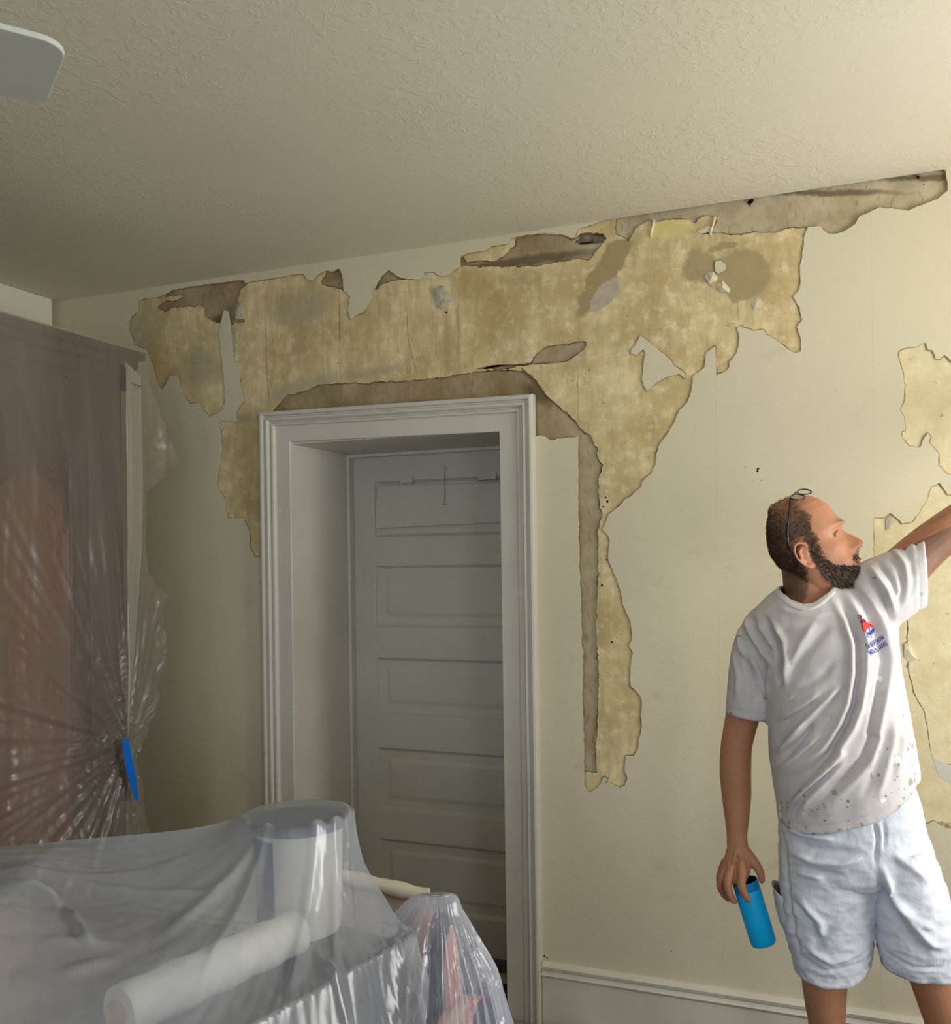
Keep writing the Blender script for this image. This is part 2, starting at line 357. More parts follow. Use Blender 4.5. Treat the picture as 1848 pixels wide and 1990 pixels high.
B5 = [(560,822),(562,803),(525+4,800),(535,790),(556,768),(600,757),(612,748),(660,744)]+[c2(p) for p in [(190,935),(280,925),(400,925),(500,915),(600,905),(700,890),(780,878),(870,862),(1000,857),(1120,862),(1160,885),(1200,925),(1235,965),(1260,1000)]]+[c5(p) for p in [(300,330),(420,430),(540,540),(580,610),(690,690),(735,790),(740,870),(785,940),(780,990),(755,1060),(750,1190),(760,1300),(790,1390),(760,1480),(742,1520),(748,1700)]]+[c6(p) for p in [(384,330),(380,560),(365,750),(385,960),(380,1400),(366,1560),(372,1715),(320,1722),(240,1735)]]+[(1115,1500),(1105,860),(1040,858),(1015,855),(1016,795)]
B6 = [c2(p) for p in [(1165,818),(1195,770),(1270,712),(1350,702),(1440,687),(1500,690),(1512,715),(1450,770),(1390,810),(1300,817),(1165,828),(1000,852),(870,856),(950,835),(1060,828)]]
B8 = [c3(p) for p in [(450,692),(448,640),(500,550),(550,510),(600,505),(622,540),(605,600),(560,650),(500,690)]]
B10 = [(1196,425),(1195,455),(1212,462),(1222,468),(1233,445),(1240,438),(1256,432),(1290,428),(1330,425),(1352,432),(1362,418),(1392,420),(1388,436),(1358,445),(1360,455),(1385,452),(1440,455.5),(1470,451),(1507,451),(1530,443),(1560,442),(1600,460),(1900,420),(1900,270),(1500,350),(1200,398)]
Bs = []
for i, b in enumerate([B1, B2, B3, B4, B5, B6, B10]):
    q = rough_edge([W2(p) for p in b], amp=.004, seed=20+i); Bs.append([(x, min(z, 2.64)) for x, z in q])
plaster = sheet('plaster_layer', notch(-3.03, WX-.01, -.04, 2.66), Bs, 2.9642, .0055, PLASTER, wall_back)
ribbon(Bs, 2.9678, .003, 'plaster_step_shade', mat_simple('painted_step_shade', (.19, .135, .07), .95, .1, var=.4, vscale=60), wall_back, 8)  # dark ribbon painting the shadow of the plaster step along its broken edge
LH = [W2(p) for p in [(1112,468),(1120,460),(1123,447),(1138,446),(1148,441),(1160,442),(1175,440),(1178,450),(1179,468),(1160,472),(1128,475)]]
LH = rough_edge(LH, amp=.002, seed=44)
coat = sheet('base_coat', notch(-3.03, WX-.01, -.04, 2.66), [LH], 2.9698, .02, COAT, wall_back)
# lath cavity under the ceiling
q0 = W2((1108, 476)); q1 = W2((1184, 436))
lc = MB(); 
zc = W2((1145, 470))[1]; sl = .012
def lathbar(z, h, y, name='lath'):
    mb = MB(); mb.box(q0[0]-.03, q1[0]+.03, y, y+.008, z, z+h); return mb.build(name, LATH, wall_back, bevel=.001)
lathbar(W2((1145, 474))[1], .014, 2.994)
lathbar(W2((1145, 459))[1]-.004, .05, 3.000)
MB().box(W2((1150,465))[0], q1[0]+.03, 2.991, 2.999, W2((1150,465))[1], W2((1150,465))[1]+.017).build('lath', LATH, wall_back, bevel=.001)
MB().box(-3.03, WX-.01, 3.012, 3.03, OPEN_Z+.02, 2.66).build('cavity_backing', DARK, wall_back)
# small wounds in the wall: bolt holes, nail holes
hm = MB()
def pit(px, py, r, mb=hm, y=2.9590):
    c = on_y(px, py, y); n = 9; ph = random.random()*6
    mb.add([(c.x+r*random.uniform(.6, 1.2)*math.cos(2*math.pi*k/n+ph), y, c.z+r*random.uniform(.8, 1.5)*math.sin(2*math.pi*k/n+ph)) for k in range(n)], [tuple(range(n))])
random.seed(4)
for a in [(1473,911,.0035),(1472,916,.0028),(1448,908,.0012),(1458,944,.001),(1480,933,.0012),(1488,941,.001),(1465,934,.0012),(338,1070,.0015),(1063,1862,.002),(1058,1858,.0025),(1305,1848,.0015)]: pit(*a)
hm.build('nail_hole', DARK, wall_back)
hm2 = MB()
for a in [(872,586,.0075),(868,607,.004),(877,583,.005),(1456,394,.007),(1460,390,.006),(1784,344,.0045),(1795,358,.0015),(1177,967,.003),(1180,975,.004),(1172,985,.003),(1189,1248,.003),(1145,719,.002),(1205,1060,.001),(1182,1072,.002),(1170,1138,.004),(1178,1088,.002),(1392,634,.001)]: pit(*a, mb=hm2, y=2.9638)
hm2.build('plaster_hole', DARK, wall_back)

# cracks (thin dark fissures in the plaster)
def crack(pts, w, y, name, mat):
    mb = MB(); P = [W2(p) for p in pts]; Q = []
    for a, b in zip(P[:-1], P[1:]):
        L = math.hypot(b[0]-a[0], b[1]-a[1]); k = max(1, int(L/.008))
        for j in range(k):
            u = j/k; x = a[0]+(b[0]-a[0])*u; z = a[1]+(b[1]-a[1])*u; Q.append((x+.004*fbm(x*40, z*40, 5), z))
    Q.append(P[-1]); v = []
    for i, (x, z) in enumerate(Q):
        a = Q[max(i-1, 0)]; b = Q[min(i+1, len(Q)-1)]; dx, dz = b[0]-a[0], b[1]-a[1]; L = math.hypot(dx, dz) or 1
        ww = w*(.4+abs(fbm(x*50, z*50, 3))*2.2)*min(1, .2+min(i, len(Q)-1-i)/6)
        v += [(x-dz/L*ww, y, z+dx/L*ww), (x+dz/L*ww, y, z-dx/L*ww)]
    mb.add(v, [(2*i, 2*i+2, 2*i+3, 2*i+1) for i in range(len(Q)-1)]); return mb.build(name, mat, wall_back)
CRK = mat_simple('crack_brown', (.16, .11, .055), .95, .05)
for pts, w in [([(925,717),(965,711),(1010,708),(1050,706)], .004), ([(928,716),(980,709)], .006),
               ([(1012,715),(1035,735),(1050,752),(1058,762)], .006),
               ([(848,630),(846,690),(856,705)], .0007), ([(790,600),(792,660),(800,690),(812,735)], .0008),
               ([(515,610),(517,700),(519,745),(523,795)], .0009), ([(657,545),(660,700),(661,790)], .0006),
               ([(1759,1190),(1764,1210),(1763,1240),(1768,1268),(1765,1300),(1775,1345),(1797,1385),(1805,1430),(1810,1465)], .0013),
               ([(1808,1465),(1820,1478),(1828,1487),(1848,1486),(1880,1480)], .0012), ([(1122,700),(1123,850)], .0005), ([(1433,575),(1435,625)], .0006)]:
    crack(pts, w, 2.9636, 'crack', CRK)
# chipped lips of plaster and folded paper scraps
def flake(pts, lift, name, mat, y=2.9640):
    P = [on_y(a, b, y) for a, b in pts]; n = len(P); c = sum(P, Vector())/n
    random.seed(int(pts[0][0])); v = [c+Vector((0, -lift, 0))]+[p+Vector((0, -lift*random.random()*.8, 0)) for p in P]+[p+Vector((0, .001, 0)) for p in P]
    f = [(0, 1+i, 1+(i+1) % n) for i in range(n)]+[(1+i, 1+n+i, 1+n+(i+1) % n, 1+(i+1) % n) for i in range(n)]
    return mesh(name, v, f, mat, wall_back)
SCRAP = mat_simple('torn_paper_scrap', (.68, .62, .46), .8, .2, bump=.4, bscale=90, var=.12, vscale=50)
flake([c3(p) for p in [(1150,465),(1190,455),(1215,490),(1200,520),(1165,525)]], .012, 'paper_scrap', SCRAP)
flake([c3(p) for p in [(1135,490),(1150,465),(1165,525),(1190,550),(1160,530)]], .006, 'paper_scrap', SCRAP)
flake([c3(p) for p in [(1200,540),(1245,510),(1290,560),(1280,585),(1220,575)]], .012, 'paper_scrap', SCRAP)
flake([c3(p) for p in [(1420,640),(1450,605),(1475,625),(1480,670),(1430,680)]], .004, 'paper_scrap', SCRAP)
flake([c3(p) for p in [(830,145),(842,150),(828,215),(818,255),(812,240),(822,190)]], .010, 'paper_scrap', SCRAP)
flake([c3(p) for p in [(1198,125),(1208,132),(1190,185),(1175,245),(1168,235),(1182,180)]], .011, 'paper_scrap', SCRAP)
flake([c3(p) for p in [(1095,215),(1110,195),(1160,180),(1180,190),(1170,220),(1110,228)]], .005, 'paper_scrap', SCRAP)
flake([c3(p) for p in [(1265,775),(1300,768),(1345,772),(1340,785),(1290,785)]], .007, 'paper_scrap', SCRAP)
flake([c2(p) for p in [(592,375),(610,350),(660,360),(712,440),(690,470),(640,495),(610,480)]], .008, 'plaster_lump', mat_simple('grey_plaster', (.50, .44, .33), .9, .1, bump=.5, bscale=80, var=.2, vscale=60))
flake([c2(p) for p in [(520,300),(540,272),(590,280),(600,315),(550,320)]], .005, 'paper_scrap', SCRAP)
flake([c1(p) for p in [(862,400),(885,395),(905,490),(895,522),(850,515),(845,470)]], .012, 'plaster_lump', bpy.data.materials['grey_plaster'])
flake([c1(p) for p in [(825,560),(860,600),(855,740),(838,800),(822,740),(815,640)]], .004, 'plaster_lump', bpy.data.materials['grey_plaster'])
flake([(1757,1252),(1765,1246),(1776,1270),(1783,1283),(1768,1286),(1757,1278)], .006, 'paper_scrap', SCRAP)
flake([(1765,1285),(1770,1288),(1766,1300),(1762,1296)], .004, 'paper_scrap', mat_simple('grey_scrap', (.5,.46,.38), .9, .1))
flake([(1173,1520),(1185,1508),(1188,1518),(1178,1524)], .006, 'plaster_lump', bpy.data.materials['grey_plaster'])
flake([(1722,1008),(1734,998),(1738,1006),(1730,1030),(1722,1030)], .003, 'plaster_lump', bpy.data.materials['grey_plaster'])
flake([(1812,1470),(1848,1488),(1900,1490),(1900,1525),(1845,1523),(1825,1510)], .001, 'plaster_lump', mat_simple('pale_filler', (.62,.60,.52), .9, .1))
flake([(1815,1600),(1830,1596),(1848,1601),(1870,1604),(1868,1612),(1835,1610)], .006, 'plaster_lump', mat_simple('tan_crumble', (.50,.40,.24), .9, .1, bump=.8, bscale=120, var=.4, vscale=90))
# oval of pinkish coat under the brown stain
def disc_poly(pts, y, name, mat):
    P = rough_edge([W2(p) for p in pts], amp=.002, seed=3); return sheet(name, P, [], y, .0006, mat, wall_back)
disc_poly(B8, 2.9637, 'bare_oval', mat_simple('pink_grey_coat', (.50, .43, .335), .9, .1, bump=.5, bscale=60, var=.12, vscale=25))

# ------------------------------------------------------------------ door opening
JY = 3.385
def struct(o): return tag(o, kind='structure')
jm = MB()
jm.box(OPEN_X0-.03, OPEN_X0, 2.962, JY+.06, 0, OPEN_Z+.03); jm.box(OPEN_X1, OPEN_X1+.03, 2.962, JY+.06, 0, OPEN_Z+.03)
jm.box(OPEN_X0, OPEN_X1, 2.962, JY+.06, OPEN_Z, OPEN_Z+.03)
st = MB()      # stop mouldings against which the door closes
for (a, b, z0, z1) in ((OPEN_X0, OPEN_X0+.014, 0, OPEN_Z), (OPEN_X1-.014, OPEN_X1, 0, OPEN_Z), (OPEN_X0+.014, OPEN_X1-.014, OPEN_Z-.014, OPEN_Z)):
    st.box(a, b, JY-.035, JY, z0, z1)
frame = empty('trim_1', ((OPEN_X0+OPEN_X1)/2, 2.96, 0)); tag(frame, kind='structure')
jo = jm.build('door_jamb', TRIM); so = st.build('door_stop', TRIM, bevel=.003)
# casing: moulded profile swept up, across and down with mitred corners
prof = [(0,0),(0,.030),(.003,.036),(.010,.038),(.016,.036),(.019,.026),(.023,.026),(.027,.033),(.034,.034),(.039,.029),(.042,.020),(.046,.021),(.050,.027),(.056,.026),(.060,.018),(.064,.0165),(.120,.0165),(.122,.014),(.122,0)]
PL0 = W2((512, 803)); PR0 = W2((1040, 768))
zl, zr = PL0[1], PR0[1]; xl, xr = PL0[0], PR0[0]
cv = []; 
for (u, tt) in prof:
    su = u
    zi = lambda z: z-su*.93
    cv += [(xl+su, 2.9615-tt, 0), (xl+su, 2.9615-tt, zi(zl)), (xr-su, 2.9615-tt, zi(zr)), (xr-su, 2.9615-tt, 0)]
cf = [(i*4+k, (i+1)*4+k, (i+1)*4+k+1, i*4+k+1) for i in range(len(prof)-1) for k in range(3)]
casing = MB().add(cv, cf).build('door_casing', TRIM)
adopt(frame, jo, so, casing)
# door: five horizontal panels
DX0, DX1, DZ1, DYF = OPEN_X0+.004, OPEN_X1-.004, OPEN_Z-.004, JY+.002
pan = [(.32,.09),(-.017,-.27),(-.385,-.62),(-.745,-1.0),(-1.11,-1.385)]
px0, px1 = -1.795, -1.185
door = empty('door_1', ((DX0+DX1)/2, JY+.02, 0)); tag(door, kind='structure')
s = MB(); s.box(DX0, px0, DYF, DYF+.036, .006, DZ1); s.box(px1, DX1, DYF, DYF+.036, .006, DZ1)
zt = DZ1
for (a, b) in pan:
    s.box(px0, px1, DYF, DYF+.036, CH+a, zt); zt = CH+b
s.box(px0, px1, DYF, DYF+.036, .006, zt)
slab = s.build('door_frame', DOORP)
pn = MB(); md = MB()
for (a, b) in pan:
    z1, z0 = CH+a, CH+b
    def loop(i, y): return [(px0+i, y, z0+i), (px1-i, y, z0+i), (px1-i, y, z1-i), (px0+i, y, z1-i)]
    ls = [loop(0, DYF), loop(.004, DYF+.001), loop(.010, DYF+.009), loop(.016, DYF+.014), loop(.045, DYF+.014), loop(.062, DYF+.009)]
    v = sum(ls, []); pn.add(v, [(i*4+k, i*4+(k+1) % 4, (i+1)*4+(k+1) % 4, (i+1)*4+k) for i in range(5) for k in range(4)]+[(20, 21, 22, 23)])
panels = pn.build('door_panel', DOORP)
# flap board screwed over the top panel, with two hinges and a hook strip
bd = MB(); y = DYF
bp = [on_y(733,945,y), on_y(985,938,y), on_y(985,1014,y), on_y(730,1027,y)]
v = [(p.x, y-.004, p.z) for p in bp]+[(p.x, y+.006, p.z) for p in bp]
v[1] = (px1-.01, v[1][1], v[1][2]); v[2] = (px1-.005, v[2][1], v[2][2]); v[5] = (px1-.01, v[5][1], v[5][2]); v[6] = (px1-.005, v[6][1], v[6][2])
board = MB().add(v, [(0,1,2,3),(7,6,5,4),(0,4,5,1),(1,5,6,2),(2,6,7,3),(3,7,4,0)]).build('flap_board', DOORP, bevel=.002)
hg = MB()
def hinge(mb, x0, x1, y0, y1):
    a = on_y(x0, y0, DYF); b = on_y(x1, y1, DYF); mb.box(a.x, b.x, DYF-.0065, DYF-.0005, b.z, a.z)
h1 = MB(); hinge(h1, 779, 803, 924, 941); ho1 = h1.build('hinge', DOORP, bevel=.002)
pinm = mat_simple('grimy_hinge_pin', (.22,.21,.18), .6, .3)
h2 = MB(); hinge(h2, 930, 965, 917, 934); ho2 = h2.build('hinge', DOORP, bevel=.002)
hp = MB(); hp.tube([on_y(782,939,DYF-.007), on_y(803,938,DYF-.007)], .0018, 6); hp.tube([on_y(928,934,DYF-.007), on_y(985,930,DYF-.007)], .0018, 6)
ho3 = hp.build('hinge_pin', pinm)
hk = MB(); hk.tube([on_y(862,905,DYF-.006), on_y(866,909,DYF-.009), on_y(864,914,DYF-.006), on_y(864,975,DYF-.008), on_y(860,980,DYF-.010), on_y(869,981,DYF-.010)], .0016, 6)
ho4 = hk.build('hook_strip', mat_simple('painted_hook', (.36,.34,.29), .5, .3))
adopt(door, slab, panels, board, ho1, ho2, ho3, ho4)

# ------------------------------------------------------------------ rest of the room
fl = MB(); fl.box(-3.035, WX, -3.0, 2.96, -.06, 0); fl.box(OPEN_X0-.03, OPEN_X1+.03, 2.96, 3.9, -.06, 0)
floor = struct(fl.build('floor', FLOORM))
cl = MB(); cl.box(-3.035, WX, -3.0, 2.9595, CH+1.0725, CH+1.17)
ceiling = struct(cl.build('ceiling', CEIL))
struct(MB().box(-3.10, -3.036, -3.0, 3.03, -.06, 2.70).build('wall_left', ROOMP))
# right and front walls carry the windows
def wall_with_windows(name, axis, pos, th, a0, a1, wins, zlo=.72, zhi=2.22):
    mb = MB(); seg = sorted(wins); cur = a0
    def bx(p0, p1, z0, z1):
        if axis == 'x': mb.box(pos, pos+th, p0, p1, z0, z1)
        else: mb.box(p0, p1, pos-th, pos, z0, z1)
    for (w0, w1) in seg:
        bx(cur, w0, -.06, 2.70); bx(w0, w1, -.06, zlo); bx(w0, w1, zhi, 2.70); cur = w1
    bx(cur, a1, -.06, 2.70); return struct(mb.build(name, ROOMP))
wall_with_windows('wall_right', 'x', WX, .1, -3.0, 3.03, WINS_R)
wall_with_windows('wall_front', 'y', -2.85, .1, -3.035, WX, [(-.1, 1.2), (-2.0, -1.0)])
wn = 1
GLASS = NT('window_glass'); GLASS.l(GLASS.n('ShaderNodeBsdfTransparent').outputs[0], GLASS.out.inputs[0]); GLASS = GLASS.m
for (ax, w0, w1) in [('x', *WINS_R[0]), ('x', *WINS_R[1]), ('y', -.1, 1.2), ('y', -2.0, -1.0)]:
    e = empty('window_%d' % wn, (WX+.05, (w0+w1)/2, .72) if ax == 'x' else ((w0+w1)/2, -2.90, .72)); tag(e, kind='structure'); wn += 1
    mb = MB(); gl = MB()
    for (p0, p1, z0, z1) in [(w0, w0+.05, .72, 2.22), (w1-.05, w1, .72, 2.22), (w0+.05, w1-.05, .72, .78), (w0+.05, w1-.05, 2.16, 2.22), (w0+.05, w1-.05, 1.45, 1.49)]:
        if ax == 'x': mb.box(WX+.03, WX+.07, p0, p1, z0, z1)
        else: mb.box(p0, p1, -2.92, -2.88, z0, z1)
    if ax == 'x': gl.box(WX+.048, WX+.052, w0+.05, w1-.05, .78, 2.16)
    else: gl.box(w0+.05, w1-.05, -2.902, -2.898, .78, 2.16)
    adopt(e, mb.build('window_frame', TRIM), gl.build('window_pane', GLASS))
# baseboard with a moulded top
def baseboard(name, x0, x1):
    pr = [(0, .0), (.019, 0), (.019, .168), (.023, .174), (.026, .178), (.020, .183), (.017, .190), (.022, .197), (.024, .205), (.016, .211), (.008, .2155), (0, .216)]
    v = []
    for x in (x0, x1): v += [(x, 2.9598-t_, z) for t_, z in pr]
    n = len(pr); f = [(i, i+1, n+i+1, n+i) for i in range(n-1)]+[tuple(range(n)), tuple(range(n, 2*n))]
    return struct(MB().add(v, f).build(name, TRIM2))
TRIM2 = mat_simple('cream_baseboard_paint', (.68, .645, .545), .5, .35, bump=.2, bscale=30, var=.04)
baseboard('baseboard_back', W2((1040,768))[0]+.002, WX-.001); baseboard('baseboard_rear', -3.03, W2((512,803))[0]-.002)
# boxed ledge under the ceiling on the left wall
struct(MB().box(-3.034, -2.995, -1.5, 2.925, CH+.965, CH+1.072).build('trim_2', mat_simple('pale_ledge_paint', (.74,.71,.60), .6, .2), bevel=.003))

# ------------------------------------------------------------------ ceiling fan (one blade reaches into view)
FANP = mat_simple('pale_grey_blade', (.54, .555, .50), .5, .3)
fz = CH+.65; d = Vector((.58, .815, 0)).normalized(); tip = Vector((-.982, .972, fz)); hub = tip-d*.64
fan = empty('ceiling_fan', (hub.x, hub.y, CH+1.07)); tag(fan, 'pale grey ceiling fan, one rounded blade reaching in at the upper left', 'ceiling fan')
mb = MB(); mb.lathe([(.001,-.11),(.06,-.10),(.10,-.06),(.11,0),(.105,.05),(.06,.085),(.03,.09),(.02,.11),(.018,.36),(.06,.37),(.07,.419)], (hub.x, hub.y, fz))
ob = [mb.build('motor_housing', FANP, auto=40)]
for k in range(5):
    R = Matrix.Rotation(2*math.pi*k/5, 3, 'Z'); dd = R @ d; pp = Vector((-dd.y, dd.x, 0))
    hw0, hw1 = .062, .092; L0, L1 = .20, .64; rc = .035; out = [(L0, -hw0), (L1-.10, -hw1)]
    for a in range(-90, 1, 15): out.append((L1-rc+rc*math.cos(math.radians(a)), -hw1+rc+rc*math.sin(math.radians(a))))
    for a in range(0, 91, 15): out.append((L1-rc+rc*math.cos(math.radians(a)), hw1-rc+rc*math.sin(math.radians(a))))
    out += [(L1-.10, hw1), (L0, hw0)]
    n = len(out); v = [hub+dd*a+pp*b+Vector((0, 0, h-.0+b*.0)) for h in (0, .008) for a, b in out]
    f = [tuple(range(n)), tuple(range(n, 2*n))[::-1]]+[(i, (i+1) % n, n+(i+1) % n, n+i) for i in range(n)]
    ob.append(MB().add(v, f).build('fan_blade', FANP, bevel=.002))
    ob.append(MB().tube([hub+dd*.09+Vector((0,0,.0)), hub+dd*.16+Vector((0,0,-.006)), hub+dd*.26+Vector((0,0,-.004))], [(.004,.02),(.004,.014),(.004,.035)], 8).build('blade_bracket', FANP))
adopt(fan, *ob)
# ------------------------------------------------------------------ plastic film
def film(name, milk, tint=(.93, .93, .95), rough=.16, wr=(1, 1, .25), wsc=14, bmp=.5, gl=.5, crink=0, rim=.35):
    t = NT(name); p = t.pos()
    tr = t.n('ShaderNodeBsdfTransparent'); tr.inputs[0].default_value = (.97, .97, .97, 1)
    df = t.n('ShaderNodeBsdfDiffuse'); df.inputs[0].default_value = (*tint, 1)
    tl = t.n('ShaderNodeBsdfTranslucent'); tl.inputs[0].default_value = (*tint, 1)
    gls = t.n('ShaderNodeBsdfGlossy'); gls.inputs['Roughness'].default_value = rough; gls.inputs[0].default_value = (1, 1, 1, 1)
    a = t.noise(t.scale(p, wr), wsc, 5, .6, .6)
    b = t.n('ShaderNodeTexVoronoi', feature='DISTANCE_TO_EDGE'); b.inputs['Scale'].default_value = wsc*2.2
    wv = t.n('ShaderNodeVectorMath', operation='ADD'); t.l(t.scale(p, wr), wv.inputs[0]); 
    sc = t.n('ShaderNodeVectorMath', operation='SCALE'); t.l(t.noise(p, wsc*1.2, 3, .6, col=True), sc.inputs[0]); sc.inputs['Scale'].default_value = .09; t.l(sc.outputs[0], wv.inputs[1])
    t.l(wv.outputs[0], b.inputs['Vector'])
    cr = t.map(b.outputs['Distance'], 0, .12)
    h = t.math('ADD', a, t.math('MULTIPLY', cr, crink))
    nb = t.bump(h, bmp, .012)
    t.l(nb, gls.inputs['Normal'])
    m1 = t.n('ShaderNodeMixShader'); m1.inputs[0].default_value = .45; t.l(df.outputs[0], m1.inputs[1]); t.l(tl.outputs[0], m1.inputs[2])
    lw = t.n('ShaderNodeLayerWeight'); lw.inputs[0].default_value = .35; t.l(nb, lw.inputs['Normal'])
    op = t.math('ADD', t.math('MULTIPLY', t.map(t.noise(t.scale(p, wr), wsc*.6, 3, .5, .4), .35, .7, .75, 1.25), milk), t.math('MULTIPLY', lw.outputs['Facing'], rim), clamp=True)
    m2 = t.n('ShaderNodeMixShader'); t.l(op, m2.inputs[0]); t.l(tr.outputs[0], m2.inputs[1]); t.l(m1.outputs[0], m2.inputs[2])
    m3 = t.n('ShaderNodeMixShader'); g = t.math('ADD', t.math('MULTIPLY', t.math('POWER', lw.outputs['Facing'], 3.0), gl), .055, clamp=True); t.l(g, m3.inputs[0])
    t.l(m2.outputs[0], m3.inputs[1]); t.l(gls.outputs[0], m3.inputs[2]); t.l(m3.outputs[0], t.out.inputs[0]); return t.m
FILM_A = film('milky_film_cupboard', .36, (.54, .48, .425), .32, (1, 1, .2), 7, .28, .12, .12, rim=.22)
FILM_B = film('milky_film_table', .55, (.52, .56, .65), .25, (.6, .6, .6), 6, .22, .3, .12, rim=.3)
FILM_C = film('crinkled_clear_film', .40, (.72, .77, .92), .2, (1, 1, .3), 7, .5, .25, .5, rim=.5)
FILM_E = film('folded_film', .60, (.66, .62, .54), .35, (1, 1, .2), 7, .25, .1, .1, rim=.2)
FILM_D = film('film_on_floor', .62, (.60, .62, .60), .35, (1, 1, 1), 16, .6, .3, .5)

def grid_mesh(name, P, nu, nv, mat, parent=None, th=0):
    f = [(i*nv+j, (i+1)*nv+j, (i+1)*nv+j+1, i*nv+j+1) for i in range(nu-1) for j in range(nv-1)]
    o = mesh(name, P, f, mat, parent, True); return o

# ------------------------------------------------------------------ china cupboard under film
def wood(name, a, b, sc=(1, 1, .12)):
    t = NT(name); p = t.pos(); w = t.noise(t.scale(p, sc), 28, 6, .6, 1.2)
    c = t.mix(t.map(w, .35, .65), a, b); bs = t.bsdf(Base_Color=c, Roughness=.35, Specular_IOR_Level=.4); return t.m
WOODD = wood('dark_mahogany', (.045, .020, .011), (.08, .034, .018)); WOODR = wood('red_mahogany', (.12, .042, .02), (.17, .06, .03))
ck = empty('china_cupboard', (-2.56, 2.0, 0)); tag(ck, 'tall dark reddish wooden cupboard with arched door panel, wrapped in plastic film', 'cupboard')
FX = -2.285; Y0c, Y1c = 1.42, 2.525; ZT = CH+.735
pr = MB(); pr.box(-2.86, FX, Y0c, Y1c, .08, ZT-.10)
o1 = pr.build('carcass', WOODD, bevel=.004)
cn = MB(); 
for (e, z0, z1) in [(.02, ZT-.15, ZT-.12), (.035, ZT-.12, ZT-.075), (.06, ZT-.075, ZT-.04), (.085, ZT-.04, ZT-.012)]: cn.box(-2.86-.0, FX+e*.38, Y0c-e, Y1c+e, z0, z1)
o2 = cn.build('cornice', WOODD, bevel=.004)
def cdoor(y0, y1, arch, nm):
    mb = MB(); x = FX; fr = .055; z0, z1 = .42, CH+.42
    mb.box(x, x+.018, y0, y0+fr, z0, z1); mb.box(x, x+.018, y1-fr, y1, z0, z1); mb.box(x, x+.018, y0+fr, y1-fr, z0, z0+.08); mb.box(x, x+.018, y0+fr, y1-fr, CH+.33, z1)
    fo = mb.build('door', WOODD, bevel=.003); yc = (y0+y1)/2; hw = (y1-y0)/2-fr-.004
    pts = [(yc-hw, z0+.085), (yc+hw, z0+.085), (yc+hw, CH+.12)]
    for a in range(0, 181, 10):
        t_ = math.radians(a); pts.append((yc+hw*.86*math.cos(t_), CH+.15+hw*.86*math.sin(t_)*.95))
    pts.append((yc-hw, CH+.12)); n = len(pts); ins = [(yc+(a-yc)*.86, (z0+CH)/2+(b-(z0+CH)/2)*.95) for a, b in pts]; ins2 = [(yc+(a-yc)*.78, (z0+CH)/2+(b-(z0+CH)/2)*.925) for a, b in pts]
    v = [(x+.004, a, b) for a, b in pts]+[(x+.016, a, b) for a, b in pts]+[(x+.010, a, b) for a, b in ins]+[(x+.022, a, b) for a, b in ins2]
    f = [(k*n+i, k*n+(i+1) % n, (k+1)*n+(i+1) % n, (k+1)*n+i) for k in range(3) for i in range(n)]+[tuple(3*n+i for i in range(n))]
    po = MB().add(v, f).build('arched_panel', WOODR, fo); return fo
d1 = cdoor(1.91, 2.33, True, 'door'); d2 = cdoor(1.45, 1.89, True, 'door')
sp = MB().box(FX, FX+.014, 2.36, 2.50, .42, CH+.42).build('side_panel', WOODD, bevel=.004)
bs = MB().box(-2.86, FX+.02, Y0c-.02, Y1c+.02, 0, .36).build('plinth', WOODR, bevel=.006)
kn = MB().lathe([(.001, 0), (.010, .002), (.013, .012), (.006, .018), (.006, .026)], (FX+.046, 1.925, 1.15), 14, Matrix.Rotation(-math.pi/2, 3, 'Y')).build('knob', WOODD, d1)
adopt(ck, o1, o2, d1, d2, sp, bs)
# film: one sheet over the front, gathered by tape low on its far edge
edge_px = [(289,686),(293,700),(297,735),(318,800),(330,835),(360,893),(356,903),(325,925),(300,945),(287,955),(285,1000),(284,1112),(300,1128),(329,1160),(327,1200),(326,1250),(316,1310),(300,1378),(283,1420),(268,1450),(257,1470),(258,1485),(268,1500),(272,1540),(276,1570),(286,1614),(292,1700),(300,1900)]
XF = -2.238
ed = [on_x(a, b, XF) for a, b in edge_px]; ez = [p.z for p in ed][::-1]; ey = [p.y for p in ed][::-1]
T = on_x(246, 1445, XF)
nu, nv = 170, 300; P = []
for i in range(nu):
    u = i/(nu-1)
    for j in range(nv):
        z = .03+(CH+.722-.03)*(j/(nv-1)); ye = float(np.interp(z, ez, ey)); y = 1.36+(ye-1.36)*u**.8
        # gathered folds running into the tape
        dy, dz = y-T.y, z-T.z; r = math.hypot(dy, dz); an = math.atan2(dz, -dy)
        g = math.exp(-r/.55)*min(1, r/.05)
        x = XF + g*(.050*abs(fbm(an*5.5, r*.6, 1, 3))+.035*abs(fbm(an*14, r*.8, 4, 2)))
        if z < T.z+.5: x += .02*abs(fbm(y*6, z*4, 2, 4))*min(1, (T.z+.5-z)*2)+.010*abs(fbm(y*24, z*17, 8, 3))*min(1, max(0, (T.z+.2-z))*2)
        x += .012*abs(fbm(y*11, z*1.4, 9, 4))*min(1, max(0, (CH+.66-z))*2)
        x += .006*abs(fbm(y*40+.4*math.sin(z*5), z*3, 19, 3))*min(1, max(0, (CH+.3-z)))
        if y > 2.53: x += (y-2.53)*(.25*fbm(y*14, z*9, 3, 3)-.12)     # loose beyond the cupboard's side
        # double-folded selvedge
        P.append((max(x, XF-.012 if y < 2.5 else XF-.08), y, z))
fo = grid_mesh('plastic_cover', P, nu, nv, FILM_A); tag(fo, 'cloudy plastic sheet hung over the tall cupboard and gathered by blue tape', 'plastic sheet')
